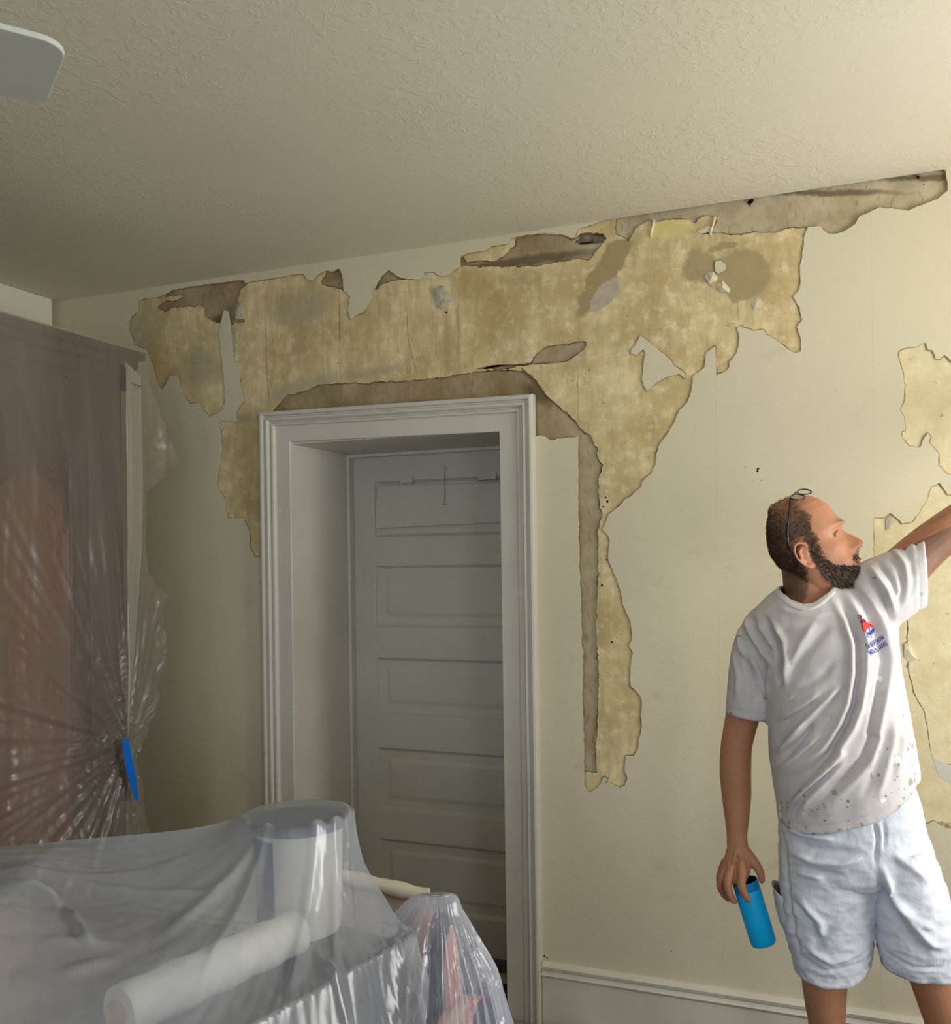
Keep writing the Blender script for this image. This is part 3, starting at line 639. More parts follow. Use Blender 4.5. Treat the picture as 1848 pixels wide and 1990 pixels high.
# the selvedge, folded double, hangs free just beyond the carcass and runs down into the tape
XS = XF+.030; sy0, sy1 = on_x(247, 1000, XS).y, on_x(285, 1000, XS).y; P = []
for i in range(24):
    for j in range(160):
        z = T.z+.03+(CH+.66-T.z-.03)*(j/159); a = i/23; k = min(1, (z-T.z)/.75)**.8; tz = on_x(248, 1438, XS).y
        y = (sy0+(sy1-sy0)*a)*k+(tz+.012*a)*(1-k)
        P.append((XS-.016*a+.010*abs(fbm(z*3, a*4, 2, 3))+.004*fbm(a*9, z*2, 5, 2), y+.004*fbm(z*3, a*3, 7, 2), z-.03*a*(z > CH+.6)))
sr = grid_mesh('folded_edge', P, 24, 160, FILM_E, fo)
TAPE = mat_simple('blue_masking_tape', (.0, .16, .72), .5, .3, bump=.2, bscale=120)
tp = [((238,1436),(251,1436)),((239,1450),(253,1452)),((242,1475),(258,1478)),((246,1500),(263,1503)),((253,1525),(266,1528)),((262,1555),(270,1556))]
v = []
for a, b in tp: v += [on_x(a[0], a[1], -2.185), on_x(b[0], b[1], -2.185)]
n = len(v); v += [p-Vector((.0012, 0, 0)) for p in v]
f = [(2*i, 2*i+1, 2*i+3, 2*i+2) for i in range(len(tp)-1)]+[(n+2*i, n+2*i+2, n+2*i+3, n+2*i+1) for i in range(len(tp)-1)]
f += [(2*i, 2*i+2, n+2*i+2, n+2*i) for i in range(len(tp)-1)]+[(2*i+1, n+2*i+1, n+2*i+3, 2*i+3) for i in range(len(tp)-1)]
tag(mesh('masking_tape', v, f, TAPE), 'strip of bright blue masking tape closing the cupboard film', 'tape')

# ------------------------------------------------------------------ low table, pail, roll, chest
TZ = .744
tb = empty('low_table', (0, 0, 0)); tc = at_d(430, 1900, 1.85); tb.location = (tc.x, tc.y, 0); tag(tb, 'dark wooden table beneath the cloudy plastic sheet in the foreground', 'table')
ax = (at_d(650, 1775, 1.976)-at_d(228, 1965, 1.55)); ax.z = 0; ax.normalize(); ay = Vector((-ax.y, ax.x, 0))
C0 = at_d(450, 1850, 1.80)
def obox(mb, c, l, w, z0, z1):
    p = [c+ax*a*l/2+ay*b*w/2 for a, b in ((-1, -1), (1, -1), (1, 1), (-1, 1))]
    v = [(q.x, q.y, z0) for q in p]+[(q.x, q.y, z1) for q in p]
    return mb.add(v, [(0, 1, 2, 3), (7, 6, 5, 4), (0, 4, 5, 1), (1, 5, 6, 2), (2, 6, 7, 3), (3, 7, 4, 0)])
tb_c = Vector((C0.x, C0.y, 0))
TABW = wood('dark_table_wood', (.035, .024, .02), (.06, .042, .034), (1, .2, 1))
TS = .005; tb_c = tb_c+ax*TS
to = obox(MB(), tb_c, .61, .34, TZ-.03, TZ-.001).build('tabletop', TABW, bevel=.004)
tl_ = [obox(MB(), tb_c+ax*sx*.29+ay*sy*.14, .05, .05, 0, TZ-.03).build('leg', TABW, bevel=.003) for sx in (-1, 1) for sy in (-1, 1)]
ta = obox(MB(), tb_c, .60, .30, TZ-.10, TZ-.03).build('apron', TABW)
adopt(tb, to, ta, *tl_)
# pail: grey lid, white side with a blue label panel
pc = at_d(580, 1588, 2.04); PR = .098; PTZ = pc.z
pail = empty('paint_pail', (pc.x, pc.y, TZ)); tag(pail, 'round white pail with slate-grey lid and blue panel, draped in plastic', 'pail')
WHT = mat_simple('white_pail_plastic', (.80, .78, .70), .4, .4); LID = mat_simple('slate_lid', (.12, .135, .18), .6, .2); BLU = mat_simple('blue_label', (.035, .085, .19), .5, .3)
a1 = MB().lathe([(.085, TZ), (.088, TZ+.01), (.094, PTZ-.02), (.094, PTZ-.018)], (pc.x, pc.y, 0), 48).build('body', WHT, auto=40)
a2 = MB().lathe([(.094, PTZ-.018), (PR, PTZ-.018), (PR, PTZ-.003), (PR-.003, PTZ), (.001, PTZ)], (pc.x, pc.y, 0), 48).build('lid', LID, auto=40)
vv = []; tc_ = math.atan2(-pc.y, -pc.x)       # label wraps the half turned to the left of the camera
for k in range(17):
    a = tc_-1.75+1.15*k/16
    for z, r in ((TZ+.02, .0895), (PTZ-.03, .0948)): vv.append((pc.x+r*math.cos(a), pc.y+r*math.sin(a), z))
a3 = mesh('label_panel', vv, [(2*k, 2*k+2, 2*k+3, 2*k+1) for k in range(16)], BLU)
adopt(pail, a1, a2, a3)
r0 = on_z(231, 1968, .79); r1 = on_z(572, 1812, .79)
dr = (r1-r0).normalized()
CREAM = mat_simple('cream_rolled_cloth', (.84, .82, .76), .7, .2, bump=.3, bscale=30)
rl = empty('rolled_dust_sheet', (r0.x, r0.y, TZ)); tag(rl, 'long cream roll with a tan core lying under the foreground plastic', 'roll')
ro = MB().tube([r0+dr*(i/20)*(r1-r0).length for i in range(21)], [.043+.002*math.sin(i*1.3) for i in range(21)], 22).build('roll', CREAM, auto=50)
rc_ = MB().tube([r0-dr*.012, r0+dr*.02], .020, 16).build('core', mat_simple('tan_core', (.62, .42, .24), .7, .2))
adopt(rl, ro, rc_)
# chest at the left edge
k1 = on_z(72, 1672, .955); k2 = on_z(-4, 1734, .955); k3 = on_z(-230, 1674, .955)
MAPLE = wood('tan_maple', (.46, .31, .19), (.58, .41, .26)); 
ch = empty('wooden_chest', (k1.x-.2, k1.y-.3, 0)); tag(ch, 'tan wooden chest with a dark top beneath plastic at the lower left', 'chest')
e1 = (k2-k1).normalized(); e2 = Vector((-e1.y, e1.x, 0))
if e2.dot(k3-k1) < 0: e2 = -e2
def pbox(mb, o, a, la, b, lb, z0, z1):
    p = [o, o+a*la, o+a*la+b*lb, o+b*lb]; v = [(q.x, q.y, z0) for q in p]+[(q.x, q.y, z1) for q in p]
    return mb.add(v, [(0, 1, 2, 3), (7, 6, 5, 4), (0, 4, 5, 1), (1, 5, 6, 2), (2, 6, 7, 3), (3, 7, 4, 0)])
c1_ = pbox(MB(), k1+e1*.01+e2*.01, e1, .48, e2, .38, .02, .935).build('body', MAPLE, bevel=.004)
c2_ = pbox(MB(), k1, e1, .50, e2, .40, .935, .955).build('top', mat_simple('dark_chest_top', (.10, .085, .085), .4, .3), bevel=.003)
c3_ = []
for z0, z1 in ((.68, .91), (.40, .66), (.10, .38)):
    c3 = pbox(MB(), k1+e1*.03-e2*.002, e1, .44, e2, .012, z0, z1).build('drawer', MAPLE, bevel=.004)
    kp = k1+e1*.13-e2*.012; mb = MB(); mb.tube([kp+Vector((0, 0, (z0+z1)/2)).xyz-Vector((0,0,kp.z)), kp-e2*.022+Vector((0, 0, (z0+z1)/2-kp.z))], [.008, .014], 10)
    mb.build('knob', mat_simple('dark_red_knob', (.12, .02, .015), .4, .4) if 'dark_red_knob' not in bpy.data.materials else bpy.data.materials['dark_red_knob'], c3); c3_.append(c3)
adopt(ch, c1_, c2_, *c3_)

# ------------------------------------------------------------------ main foreground film: membrane stretched over those things

NU, NV = 210, 190
def cr(pts, u):
    """catmull interpolation over control points given as Vectors"""
    n = len(pts)-1; x = min(u*n, n-1e-6); i = int(x); f = x-i
    p0, p1, p2, p3 = pts[max(i-1, 0)], pts[i], pts[i+1], pts[min(i+2, n)]
    return .5*((2*p1)+(p2-p0)*f+(2*p0-5*p1+4*p2-p3)*f*f+(3*p1-p0-3*p2+p3)*f**3)
Lb = at_d(-210, 1668, 1.86)
back = [Lb, Lb.lerp(pc, .4), Lb.lerp(pc, .75)+Vector((0, .0, 0)), pc+Vector((-.10, .085, 0)), pc+Vector((.02, .125, 0)), pc+Vector((.12, .06, 0)), on_z(775, 1800, .74), on_z(835, 1900, .70)]
front = [at_d(-260, 2100, 1.15), at_d(-20, 2200, 1.08), at_d(200, 2200, 1.12), at_d(380, 2200, 1.22), at_d(520, 2200, 1.35), at_d(650, 2200, 1.45), at_d(740, 2150, 1.55), at_d(800, 2100, 1.65)]
X = np.zeros((NU, NV)); Y = np.zeros((NU, NV))
for i in range(NU):
    b = cr(back, i/(NU-1)); f = cr(front, i/(NU-1))
    for j in range(NV):
        v_ = (j/(NV-1)); X[i, j] = b.x+(f.x-b.x)*v_; Y[i, j] = b.y+(f.y-b.y)*v_
obs = np.full((NU, NV), .30)
dp = np.hypot(X-pc.x, Y-pc.y); obs = np.where(dp < PR+.022, PTZ+.008, obs)
# roll
tt = ((X-r0.x)*dr.x+(Y-r0.y)*dr.y); pp = np.abs((X-r0.x)*(-dr.y)+(Y-r0.y)*dr.x)
Lr = (r1-r0).length; obs = np.where((tt > -.005) & (tt < Lr) & (pp < .058), np.maximum(obs, .79+np.sqrt(np.maximum(0, .060**2-pp**2))), obs)
ua = (X-tb_c.x)*ax.x+(Y-tb_c.y)*ax.y; ub = (X-tb_c.x)*ay.x+(Y-tb_c.y)*ay.y
obs = np.where((np.abs(ua) < .345) & (np.abs(ub) < .195), np.maximum(obs, TZ+.014), obs)
ca = (X-k1.x)*e1.x+(Y-k1.y)*e1.y; cb = (X-k1.x)*e2.x+(Y-k1.y)*e2.y
obs = np.where((ca > -.02) & (ca < .51) & (cb > -.02) & (cb < .42), np.maximum(obs, .970), obs)
# crest line height, left support to pail
Z = np.full((NU, NV), .6); Z = np.maximum(Z, obs)
bl = np.array([cr(back, i/(NU-1)).z for i in range(NU)])
iu = int(NU*3/7)
crest = np.interp(np.arange(NU), [0, iu], [Lb.z, PTZ+.004])
tail = np.interp(np.arange(NU), [iu, int(NU*5/7*.97), int(NU*6/7), NU-1], [PTZ+.004, PTZ-.07, .74, .70])
Zb = np.where(np.arange(NU) <= iu, crest, tail)
for it in range(2600):
    A = Z.copy(); A[1:-1, 1:-1] = .25*(Z[2:, 1:-1]+Z[:-2, 1:-1]+Z[1:-1, 2:]+Z[1:-1, :-2])-.000035
    A[0, 1:-1] = A[1, 1:-1]; A[:, 0] = Zb; A[:, -1] = .46; A[-1, :] = np.linspace(.70, .42, NV)
    Z = np.maximum(A, obs)
# folds
N = np.zeros((NU, NV)); fl = []
def fold(a, b, w, h):
    fl.append((Vector(a), Vector(b), w, h))
for (p0, p1, zz0, zz1, w, h) in [((535,1655),(290,1905),.93,.80,.010,.014), ((548,1640),(380,1960),.93,.78,.009,.016), ((640,1610),(555,1985),.95,.72,.012,.018), ((655,1600),(650,1960),.95,.70,.010,.012),
                                 ((662,1590),(705,1900),.95,.72,.008,.012), ((490,1700),(150,1790),.93,.86,.006,.008), ((30,1740),(125,1850),.94,.84,.008,.02), ((125,1850),(180,1960),.84,.78,.010,.02), ((600,1790),(700,1990),.84,.7,.012,.016), ((500,1760),(420,1990),.86,.74,.01,.012), ((100,1990),(230,1900),.80,.83,.007,.01), ((60,1960),(240,1880),.80,.83,.007,.008)]:
    fold(on_z(*p0, zz0), on_z(*p1, zz1), w, h)
for i in range(NU):
    for j in range(NV):
        x, y = X[i, j], Y[i, j]; s_ = 0
        for a, b, w, h in fl:
            d = b-a; L2 = d.x*d.x+d.y*d.y; t_ = max(0, min(1, ((x-a.x)*d.x+(y-a.y)*d.y)/L2)); q = math.hypot(x-a.x-d.x*t_, y-a.y-d.y*t_)
            if q < w*3.5: s_ += h*math.exp(-(q/w)**2)*min(1, t_*2.5)*min(1, (1-t_)*4+.05)
        an = math.atan2(y-pc.y, x-pc.x); r = dp[i, j]
        if r > PR+.02: s_ += min(1, (r-PR-.02)*4)*(.013*abs(fbm(an*7, r*1.2, 2, 3)))*min(1, j/10)
        s_ += .0035*fbm(x*38, y*38, 3, 4)*min(1, j/8)
        if i > NU*.72: s_ += .022*abs(fbm(x*22, y*22, 5, 4))*min(1, (i-NU*.72)/20)*min(1, j/8)
        N[i, j] = s_
Zf = Z+N*(1-(dp < PR+.006)*.96)
P = [(X[i, j], Y[i, j], Zf[i, j]) for i in range(NU) for j in range(NV)]
mf = grid_mesh('plastic_drop_sheet', P, NU, NV, FILM_B); tag(mf, 'wide cloudy plastic sheet stretched from the round pail across the foreground', 'plastic sheet')

# ------------------------------------------------------------------ striped armchair under crinkled film
ac = at_d(800, 1850, 2.12); 
STR = NT('pink_and_charcoal_stripe'); p = STR.pos(); w_ = STR.n('ShaderNodeTexWave', wave_type='BANDS', bands_direction='X'); w_.inputs['Scale'].default_value = 3.6; w_.inputs['Distortion'].default_value = .6; STR.l(p, w_.inputs[0])
c = STR.mix(STR.map(w_.outputs['Fac'], .30, .36), (.05, .045, .06), (.60, .30, .23)); c = STR.mix(STR.map(w_.outputs['Fac'], .84, .87), c, (.62, .50, .38)); STR.bsdf(Base_Color=c, Roughness=.8); STR = STR.m
arm = empty('striped_armchair', (ac.x, ac.y, 0)); tag(arm, 'pink and charcoal striped padded armchair inside crinkled clear plastic', 'armchair')
def puff(name, c, sx, sy, sz, rz=0, e=4):
    mb = MB(); v = []; n1, n2 = 28, 18
    sg = lambda q, k: math.copysign(abs(q)**(2/k), q)
    for i in range(n2+1):
        ph = -math.pi/2+math.pi*i/n2
        for k in range(n1):
            a = 2*math.pi*k/n1; q = Vector((sx*sg(math.cos(ph), e)*sg(math.cos(a), e), sy*sg(math.cos(ph), e)*sg(math.sin(a), e), sz*sg(math.sin(ph), e)))
            v.append(Matrix.Rotation(rz, 3, 'Z') @ q+Vector(c))
    f = [(i*n1+k, i*n1+(k+1) % n1, (i+1)*n1+(k+1) % n1, (i+1)*n1+k) for i in range(n2) for k in range(n1)]
    return mb.add(v, f).build(name, STR, smooth=True)
vx = -.33
ob = [puff('seat', (ac.x-.02, ac.y+.05, .34), .17, .16, .12, vx), puff('backrest', (ac.x+.022, ac.y+.05, .545), .066, .055, .19, vx, 3),
      puff('armrest', (ac.x-.13, ac.y+.08, .47), .055, .13, .14, vx, 3), puff('armrest', (ac.x+.09, ac.y+.04, .40), .045, .13, .14, vx, 3)]
for a, b in ((-1, -1), (1, -1), (-1, 1), (1, 1)):
    ob.append(MB().box(ac.x+a*.10-.02, ac.x+a*.10+.02, ac.y+.05+b*.10-.02, ac.y+.05+b*.10+.02, 0, .24).build('leg', WOODD, bevel=.003))
adopt(arm, *ob)
top0 = at_d(815, 1745, 2.12); top1 = at_d(884, 1737, 2.12); zt_ = top0.z
n1, n2 = 420, 90; P = []
rtv = Vector((RT.x, RT.y, 0)).normalized(); fwv = Vector((FW.x, FW.y, 0)).normalized()
tc2 = (top0+top1)/2; tw = (top1-top0).length/2
prof_r = [(0, .97), (.05, .93), (.13, .80), (.25, .72), (.5, .68), (1.0, .60)]
Rt = [(0., 0), (.08, .035), (.22, .085), (.45, .13), (.75, .165), (1.0, .19)]      # right hand spread
Lt = [(0., 0), (.05, .06), (.14, .12), (.30, .16), (.45, .18), (.75, .20), (1.0, .22)]
random.seed(7)
for j in range(n2):
    t_ = j/(n2-1); drop = t_**1.0*(zt_-.03)
    h_ = drop/.78
    for i in range(n1):
        a = 2*math.pi*i/n1; ca_, sa_ = math.cos(a), math.sin(a)
        R_ = np.interp(h_, [q[0] for q in Rt], [q[1] for q in Rt]) if ca_ > 0 else np.interp(h_, [q[0] for q in Lt], [q[1] for q in Lt])
        Rf = np.interp(h_, [q[0] for q in Rt], [q[1]*1.12 for q in Rt])
        k = 1+min(1, t_*5)*(.16*(1-2*abs(fbm(ca_*5, sa_*5, t_*1.2+3, 2)*1.6)) + .10*fbm(ca_*14+t_*.6, sa_*14, t_*2.5, 3) + .03*fbm(ca_*40, sa_*40, t_*16, 2))
        x_ = ca_*(tw*.9+R_*k); y_ = sa_*(.015+Rf*k)
        q = tc2+rtv*x_+fwv*(y_+.02); zz = zt_-drop+.004*fbm(x_*30, y_*30, 2, 2)
        if j < 4: zz = zt_-.003*j*j*.6
        if j == 0: q = tc2+(q-tc2)*.35; zz = zt_+.002
        P.append((q.x, q.y, zz))
f = [(j*n1+i, j*n1+(i+1) % n1, (j+1)*n1+(i+1) % n1, (j+1)*n1+i) for j in range(n2-1) for i in range(n1)]+[tuple(range(n1))]
cf_ = mesh('crinkled_plastic', P, f, FILM_C, None, True); tag(cf_, 'crinkled clear plastic bag-like sheet over the striped armchair', 'plastic sheet')
# cream paper roll poking out behind
q0_ = at_d(700, 1712, 2.45); q1_ = at_d(832, 1742, 2.42)
PAP = mat_simple('cream_paper', (.60, .55, .45), .8, .2, bump=.4, bscale=50)
dq = (q1_-q0_); pts = [q0_-dq*1.3+dq*2.3*(i/12) for i in range(13)]
mb = MB().tube(pts, [.020+.0022*math.sin(i*2.1) for i in range(13)], 14)
pv = [(0, 0), (1, 0)]
bx = empty('paper_roll', (q0_.x, q0_.y, 0)); tag(bx, 'cream roll of heavy paper standing out behind the wrapped armchair', 'paper roll')
w0 = q0_-dq*1.3; sh = []
for i in range(14):
    for j in range(16):
        t_ = j/15; q = w0+dq*2.3*(i/13); sh.append((q.x+.10*t_*.3+.01*fbm(i*.4, t_*3, 2), q.y+.05*t_+.02*fbm(i*.5, t_*2, 5), (q.z-.012)*(1-t_)+.0*t_))
ps = grid_mesh('loose_flap', sh, 14, 16, mat_simple('pale_pink_paper', (.56, .48, .42), .85, .1, bump=.3, bscale=40))
adopt(bx, mb.build('roll', PAP, auto=50), ps)
# crumpled film along the floor by the doorway
P = []
for i in range(90):
    for j in range(50):
        x = -1.75+1.05*i/89; y = 2.36+.57*j/49
        e = min(1, i/10, (89-i)/14, j/6, (49-j)/10+.3)
        z = .004+max(0, e)*(.035+.085*abs(fbm(x*5, y*5, 3, 4)))*(1.25-.7*(x+1.75)/1.05)
        P.append((x, y, z))
ff = grid_mesh('floor_sheet', P, 90, 50, FILM_D); tag(ff, 'crumpled grey plastic sheet lying on the floor at the foot of the door casing', 'plastic sheet')
# pale strip of cloth on the dark threshold
P = []
for i in range(30):
    for j in range(12):
        x = -1.45+.34*i/29; y = 3.12+.09*j/11+.10*(i/29); P.append((x, y, .004+.012*abs(fbm(x*12, y*12, 2))))
tag(grid_mesh('cloth_scrap', P, 30, 12, mat_simple('beige_rag', (.40, .37, .27), .9, .1)), 'beige strip of cloth on the dark floor inside the doorway', 'cloth')
# ------------------------------------------------------------------ the painter
MO = at_d(1610, 1084, 2.3); MO.z = 0
_dr = Vector((MO.x, MO.y, 0)); MR = _dr.length; _dr.normalize()
MA = Vector((_dr.y, -_dr.x, 0))                 # his own left-right axis as seen from the room
MW = -_dr                                        # towards the middle of the room
person = empty('person', (MO.x, MO.y, 0)); person.rotation_euler = (0, 0, math.atan2(MA.y, MA.x))
tag(person, 'bearded man in paint-spotted white t-shirt and shorts, looking right with one arm raised', 'person')
MWORLD = Matrix.Translation(person.location) @ Matrix.Rotation(person.rotation_euler.z, 4, 'Z')
def K(px, py, w=0.0):
    """measured photo point, w metres in front of his mid plane -> his local frame (x right, -y front, z up)"""
    d = ray(px, py); t = (w-MR)/(d.dot(MW)); P = CAM+d*t
    return Vector(((P-MO).dot(MA), -w, P.z))
PXM = 1/856.

def remesh(name, mb, vox, smooth=6, fac=.5):
    me = bpy.data.meshes.new('tmp'); me.from_pydata(mb.v, [], mb.f); me.update()
    bm = bmesh.new(); bm.from_mesh(me); bmesh.ops.recalc_face_normals(bm, faces=bm.faces); bm.to_mesh(me); bm.free()
    o = bpy.data.objects.new('tmp', me); COL.objects.link(o)
    r = o.modifiers.new('r', 'REMESH'); r.mode = 'VOXEL'; r.voxel_size = vox; r.adaptivity = 0
    s = o.modifiers.new('s', 'SMOOTH'); s.iterations = smooth; s.factor = fac
    dg = bpy.context.evaluated_depsgraph_get(); out = bpy.data.meshes.new_from_object(o.evaluated_get(dg)); out.name = name
    bpy.data.objects.remove(o); out.materials.clear(); return out
def co(me):
    a = np.empty(len(me.vertices)*3, np.float32); me.vertices.foreach_get('co', a); return a.reshape(-1, 3).astype(float)
def nrm(me):
    a = np.empty(len(me.vertices)*3, np.float32); me.vertices.foreach_get('normal', a); return a.reshape(-1, 3).astype(float)
def setco(me, a): me.vertices.foreach_set('co', a.astype(np.float32).ravel()); me.update()
def limb(mb, pts, n=20, ref=(0, -1, 0), sub=4):
    """pts: (px,py,w,ra[,rb]) ra across the view, rb along it; catmull-interpolated and round-capped"""
    P = [K(*p[:3]) for p in pts]; R = [(p[3], p[4] if len(p) > 4 else p[3]) for p in pts]
    Q = []; S = []
    for i in range(len(P)-1):
        p0, p1, p2, p3 = P[max(i-1, 0)], P[i], P[i+1], P[min(i+2, len(P)-1)]
        r0_, r1_, r2_, r3_ = [R[k] for k in (max(i-1, 0), i, i+1, min(i+2, len(P)-1))]
        for k in range(sub):
            f = k/sub; c = lambda a, b, c_, d: .5*((2*b)+(c_-a)*f+(2*a-5*b+4*c_-d)*f*f+(3*b-a-3*c_+d)*f**3)
            Q.append(c(p0, p1, p2, p3)); S.append((c(r0_[1], r1_[1], r2_[1], r3_[1]), c(r0_[0], r1_[0], r2_[0], r3_[0])))
    Q.append(P[-1]); S.append((R[-1][1], R[-1][0]))
    t0 = (Q[1]-Q[0]).normalized(); t1 = (Q[-1]-Q[-2]).normalized(); s0, s1 = S[0], S[-1]
    pre = [(Q[0]-t0*min(s0)*math.sin(a), (s0[0]*math.cos(a), s0[1]*math.cos(a))) for a in (1.45, 1.1, .7, .35)]
    post = [(Q[-1]+t1*min(s1)*math.sin(a), (s1[0]*math.cos(a), s1[1]*math.cos(a))) for a in (.35, .7, 1.1, 1.45)]
    Q = [p for p, _ in pre]+Q+[p for p, _ in post]; S = [s for _, s in pre]+S+[s for _, s in post]
    mb.tube(Q, S, n, True, ref)
def stack(mb, rows, e=2.3, n=48, w0=0.0):
    """horizontal rings: (py, pxl, pxr, half depth, w centre)"""
    v = []
    for (py, xl, xr, hd, wc) in rows:
        a = K(xl, py, wc); b = K(xr, py, wc); c = (a+b)/2; h = (b-a).length/2
        for k in range(n):
            t_ = 2*math.pi*k/n; cx, sy = math.cos(t_), math.sin(t_)
            v.append((c.x+h*math.copysign(abs(cx)**(2/e), cx), c.y+hd*math.copysign(abs(sy)**(2/e), sy), c.z+(b.z-a.z)*.5*cx))
    m_ = len(rows); f = [(i*n+k, i*n+(k+1) % n, (i+1)*n+(k+1) % n, (i+1)*n+k) for i in range(m_-1) for k in range(n)]
    f += [tuple(range(n)), tuple((m_-1)*n+k for k in range(n))]; mb.add(v, f)

# ---- head (own frame: x forward, y to his right ear = towards the camera, z up)
HP = [  # z, front, back, half width
 (.1165, .004, -.036, .018), (.1135, .024, -.054, .036), (.107, .044, -.070, .050), (.096, .063, -.084, .062), (.082, .077, -.095, .070), (.065, .087, -.102, .0755),
 (.045, .0935, -.106, .078), (.030, .0965, -.106, .0785), (.018, .0985, -.104, .077), (.008, .0945, -.101, .075), (-.002, .0905, -.097, .0735), (-.015, .0905, -.091, .072), (-.03, .091, -.083, .070),
 (-.045, .0925, -.074, .067), (-.058, .0955, -.066, .064), (-.068, .0945, -.060, .061), (-.078, .0935, -.054, .058), (-.088, .0885, -.047, .054), (-.098, .0925, -.038, .049), (-.108, .0905, -.026, .043),
 (-.116, .083, -.010, .035), (-.121, .066, .010, .024), (-.123, .050, .026, .010)]
HP = [(a, b*.955+(.006 if a > .06 else .004 if a > .012 else 0), (c*.73*(.62 if a > .09 else .72 if a > .075 else .80 if a > .06 else .88 if a > .04 else .94 if a > .02 else .97 if a > .0 else 1)) if c < 0 else c, d) for a, b, c, d in HP]
HZ = np.array([h[0] for h in HP])[::-1]; HF = np.array([h[1] for h in HP])[::-1]; HB = np.array([h[2] for h in HP])[::-1]; HW = np.array([h[3] for h in HP])[::-1]
def gs(x, s): return math.exp(-(x/s)**2)
def head_pt(z, th, extra=0.0):
    f, b, w = np.interp(z, HZ, HF), np.interp(z, HZ, HB), np.interp(z, HZ, HW)
    xc = -.004 if f > .03 else (f+b)/2
    c, s = math.cos(th), math.sin(th); e = 2.25
    rx = (f-xc) if c > 0 else (xc-b)
    x = xc+rx*math.copysign(abs(c)**(2/e), c); y = w*math.copysign(abs(s)**(2/e), s)
    if c > 0:
        ay_ = abs(y)
        # nose
        nz = np.interp(z, [-.055, -.048, -.042, -.036, -.028, -.015, -.002, .010, .02], [0, .008, .024, .031, .028, .019, .008, .002, 0])
        ns = np.interp(z, [-.052, -.042, -.03, -.01, .01], [.0165, .0155, .0115, .0085, .010])
        x += nz*math.exp(-(ay_/ns)**2.6)
        x += .006*gs(ay_-.0145, .006)*gs(z+.041, .007)                    # wings
        x -= .0105*gs(ay_-.032, .014)*gs(z-.000, .011)
        x -= .0035*gs(ay_, .012)*gs(z-.006, .006)                    # sockets
        x += .0075*gs(ay_-.024, .026)*gs(z-.020, .008)                    # brows
        x += .004*gs(ay_-.044, .018)*gs(z+.026, .016)                     # cheeks
        y += math.copysign(.003, y)*gs(ay_-.055, .02)*gs(z+.022, .016)
        x += .0045*gs(ay_, .020)*gs(z+.0655, .0045)                       # upper lip
        x -= .0040*gs(ay_, .022)*gs(z+.0715, .0022)                       # mouth slit
        x += .0035*gs(ay_, .017)*gs(z+.0775, .0045)                       # lower lip
        x -= .0030*gs(ay_, .02)*gs(z+.087, .005)
        x += .004*gs(ay_, .018)*gs(z+.102, .010)
        x -= .0018*gs((ay_-.020)-(-.048-z)*.35, .004)*gs(z+.055, .014)    # nasolabial fold
    return Vector((x, y, z))
HS = 1.05
PITCH, HYAW = math.radians(26), math.radians(-4)
EAR = K(1562, 1076, .07)
HC = Vector((EAR.x+.004, 0, EAR.z+.010))      # head origin (between the ears)
def HM():
    # head x -> local +x (face to the photo's right); head y -> local -y (towards the camera)
    B = Matrix(((1, 0, 0), (0, -1, 0), (0, 0, 1)))
    Rp = Matrix(((math.cos(PITCH), 0, -math.sin(PITCH)), (0, 1, 0), (math.sin(PITCH), 0, math.cos(PITCH))))
    return Matrix.Translation(HC) @ (Matrix.Rotation(HYAW, 3, 'Z') @ B @ Rp).to_4x4() @ Matrix.Diagonal((HS, HS, HS*1.10, 1))
HMAT = HM(); HINV = HMAT.inverted()
nz_, nt_ = 150, 168; zs = []
for i in range(nz_):
    u = i/(nz_-1); zs.append(.1168-(.1168+.123)*(.5-.5*math.cos(math.pi*u))*.35-(.1168+.123)*u*.65)
body = MB(); hv = [HMAT @ head_pt(z, 2*math.pi*k/nt_) for z in zs for k in range(nt_)]
body.add(hv, [(i*nt_+k, i*nt_+(k+1) % nt_, (i+1)*nt_+(k+1) % nt_, (i+1)*nt_+k) for i in range(nz_-1) for k in range(nt_)]+[tuple(range(nt_)), tuple((nz_-1)*nt_+k for k in range(nt_))])
def hp(x, y, z): return HMAT @ Vector((x, y, z))
for sd in (1, -1):      # ears
    E0 = Vector((-.002, sd*.0735, -.012))
    def ep(u, v, o): 
        c_, s_ = math.cos(math.radians(-10)), math.sin(math.radians(-10)); u *= .86; v *= .84
        return HMAT @ (E0+Vector((u*c_-v*s_-(.0)+0, sd*(o-u*.45), u*s_+v*c_)))
    hel = [(.010,-.006,.002),(.013,.012,.004),(.009,.026,.008),(-.003,.032,.011),(-.015,.028,.014),(-.020,.014,.015),(-.019,-.002,.014),(-.013,-.016,.011),(-.005,-.026,.008),(.003,-.032,.006),(.009,-.030,.004),(.010,-.022,.002)]
    body.tube([ep(*q) for q in hel], [.0036,.0034,.0036,.0036,.0036,.0034,.0033,.0034,.0040,.0056,.0052,.0036], 8)
    body.tube([ep(.006,.012,.001), ep(-.004,.018,.005), ep(-.011,.010,.008), ep(-.010,-.006,.008), ep(-.004,-.016,.006)], [.003,.0032,.0034,.0032,.003], 8)
    body.tube([ep(.010,-.008,.002), ep(.006,-.012,.006)], [.004,.0035], 8); body.tube([ep(.008,-.018,.001), ep(.002,-.027,.003)], [.0055,.0055], 10)
    q = [ep(.002,.024,.001), ep(-.004,.006,.002), ep(-.002,-.020,.001)]
    body.tube(q, [(.0045,.010),(.0045,.0135),(.0045,.008)], 10, True, HMAT.to_3x3() @ Vector((0, sd, 0)))
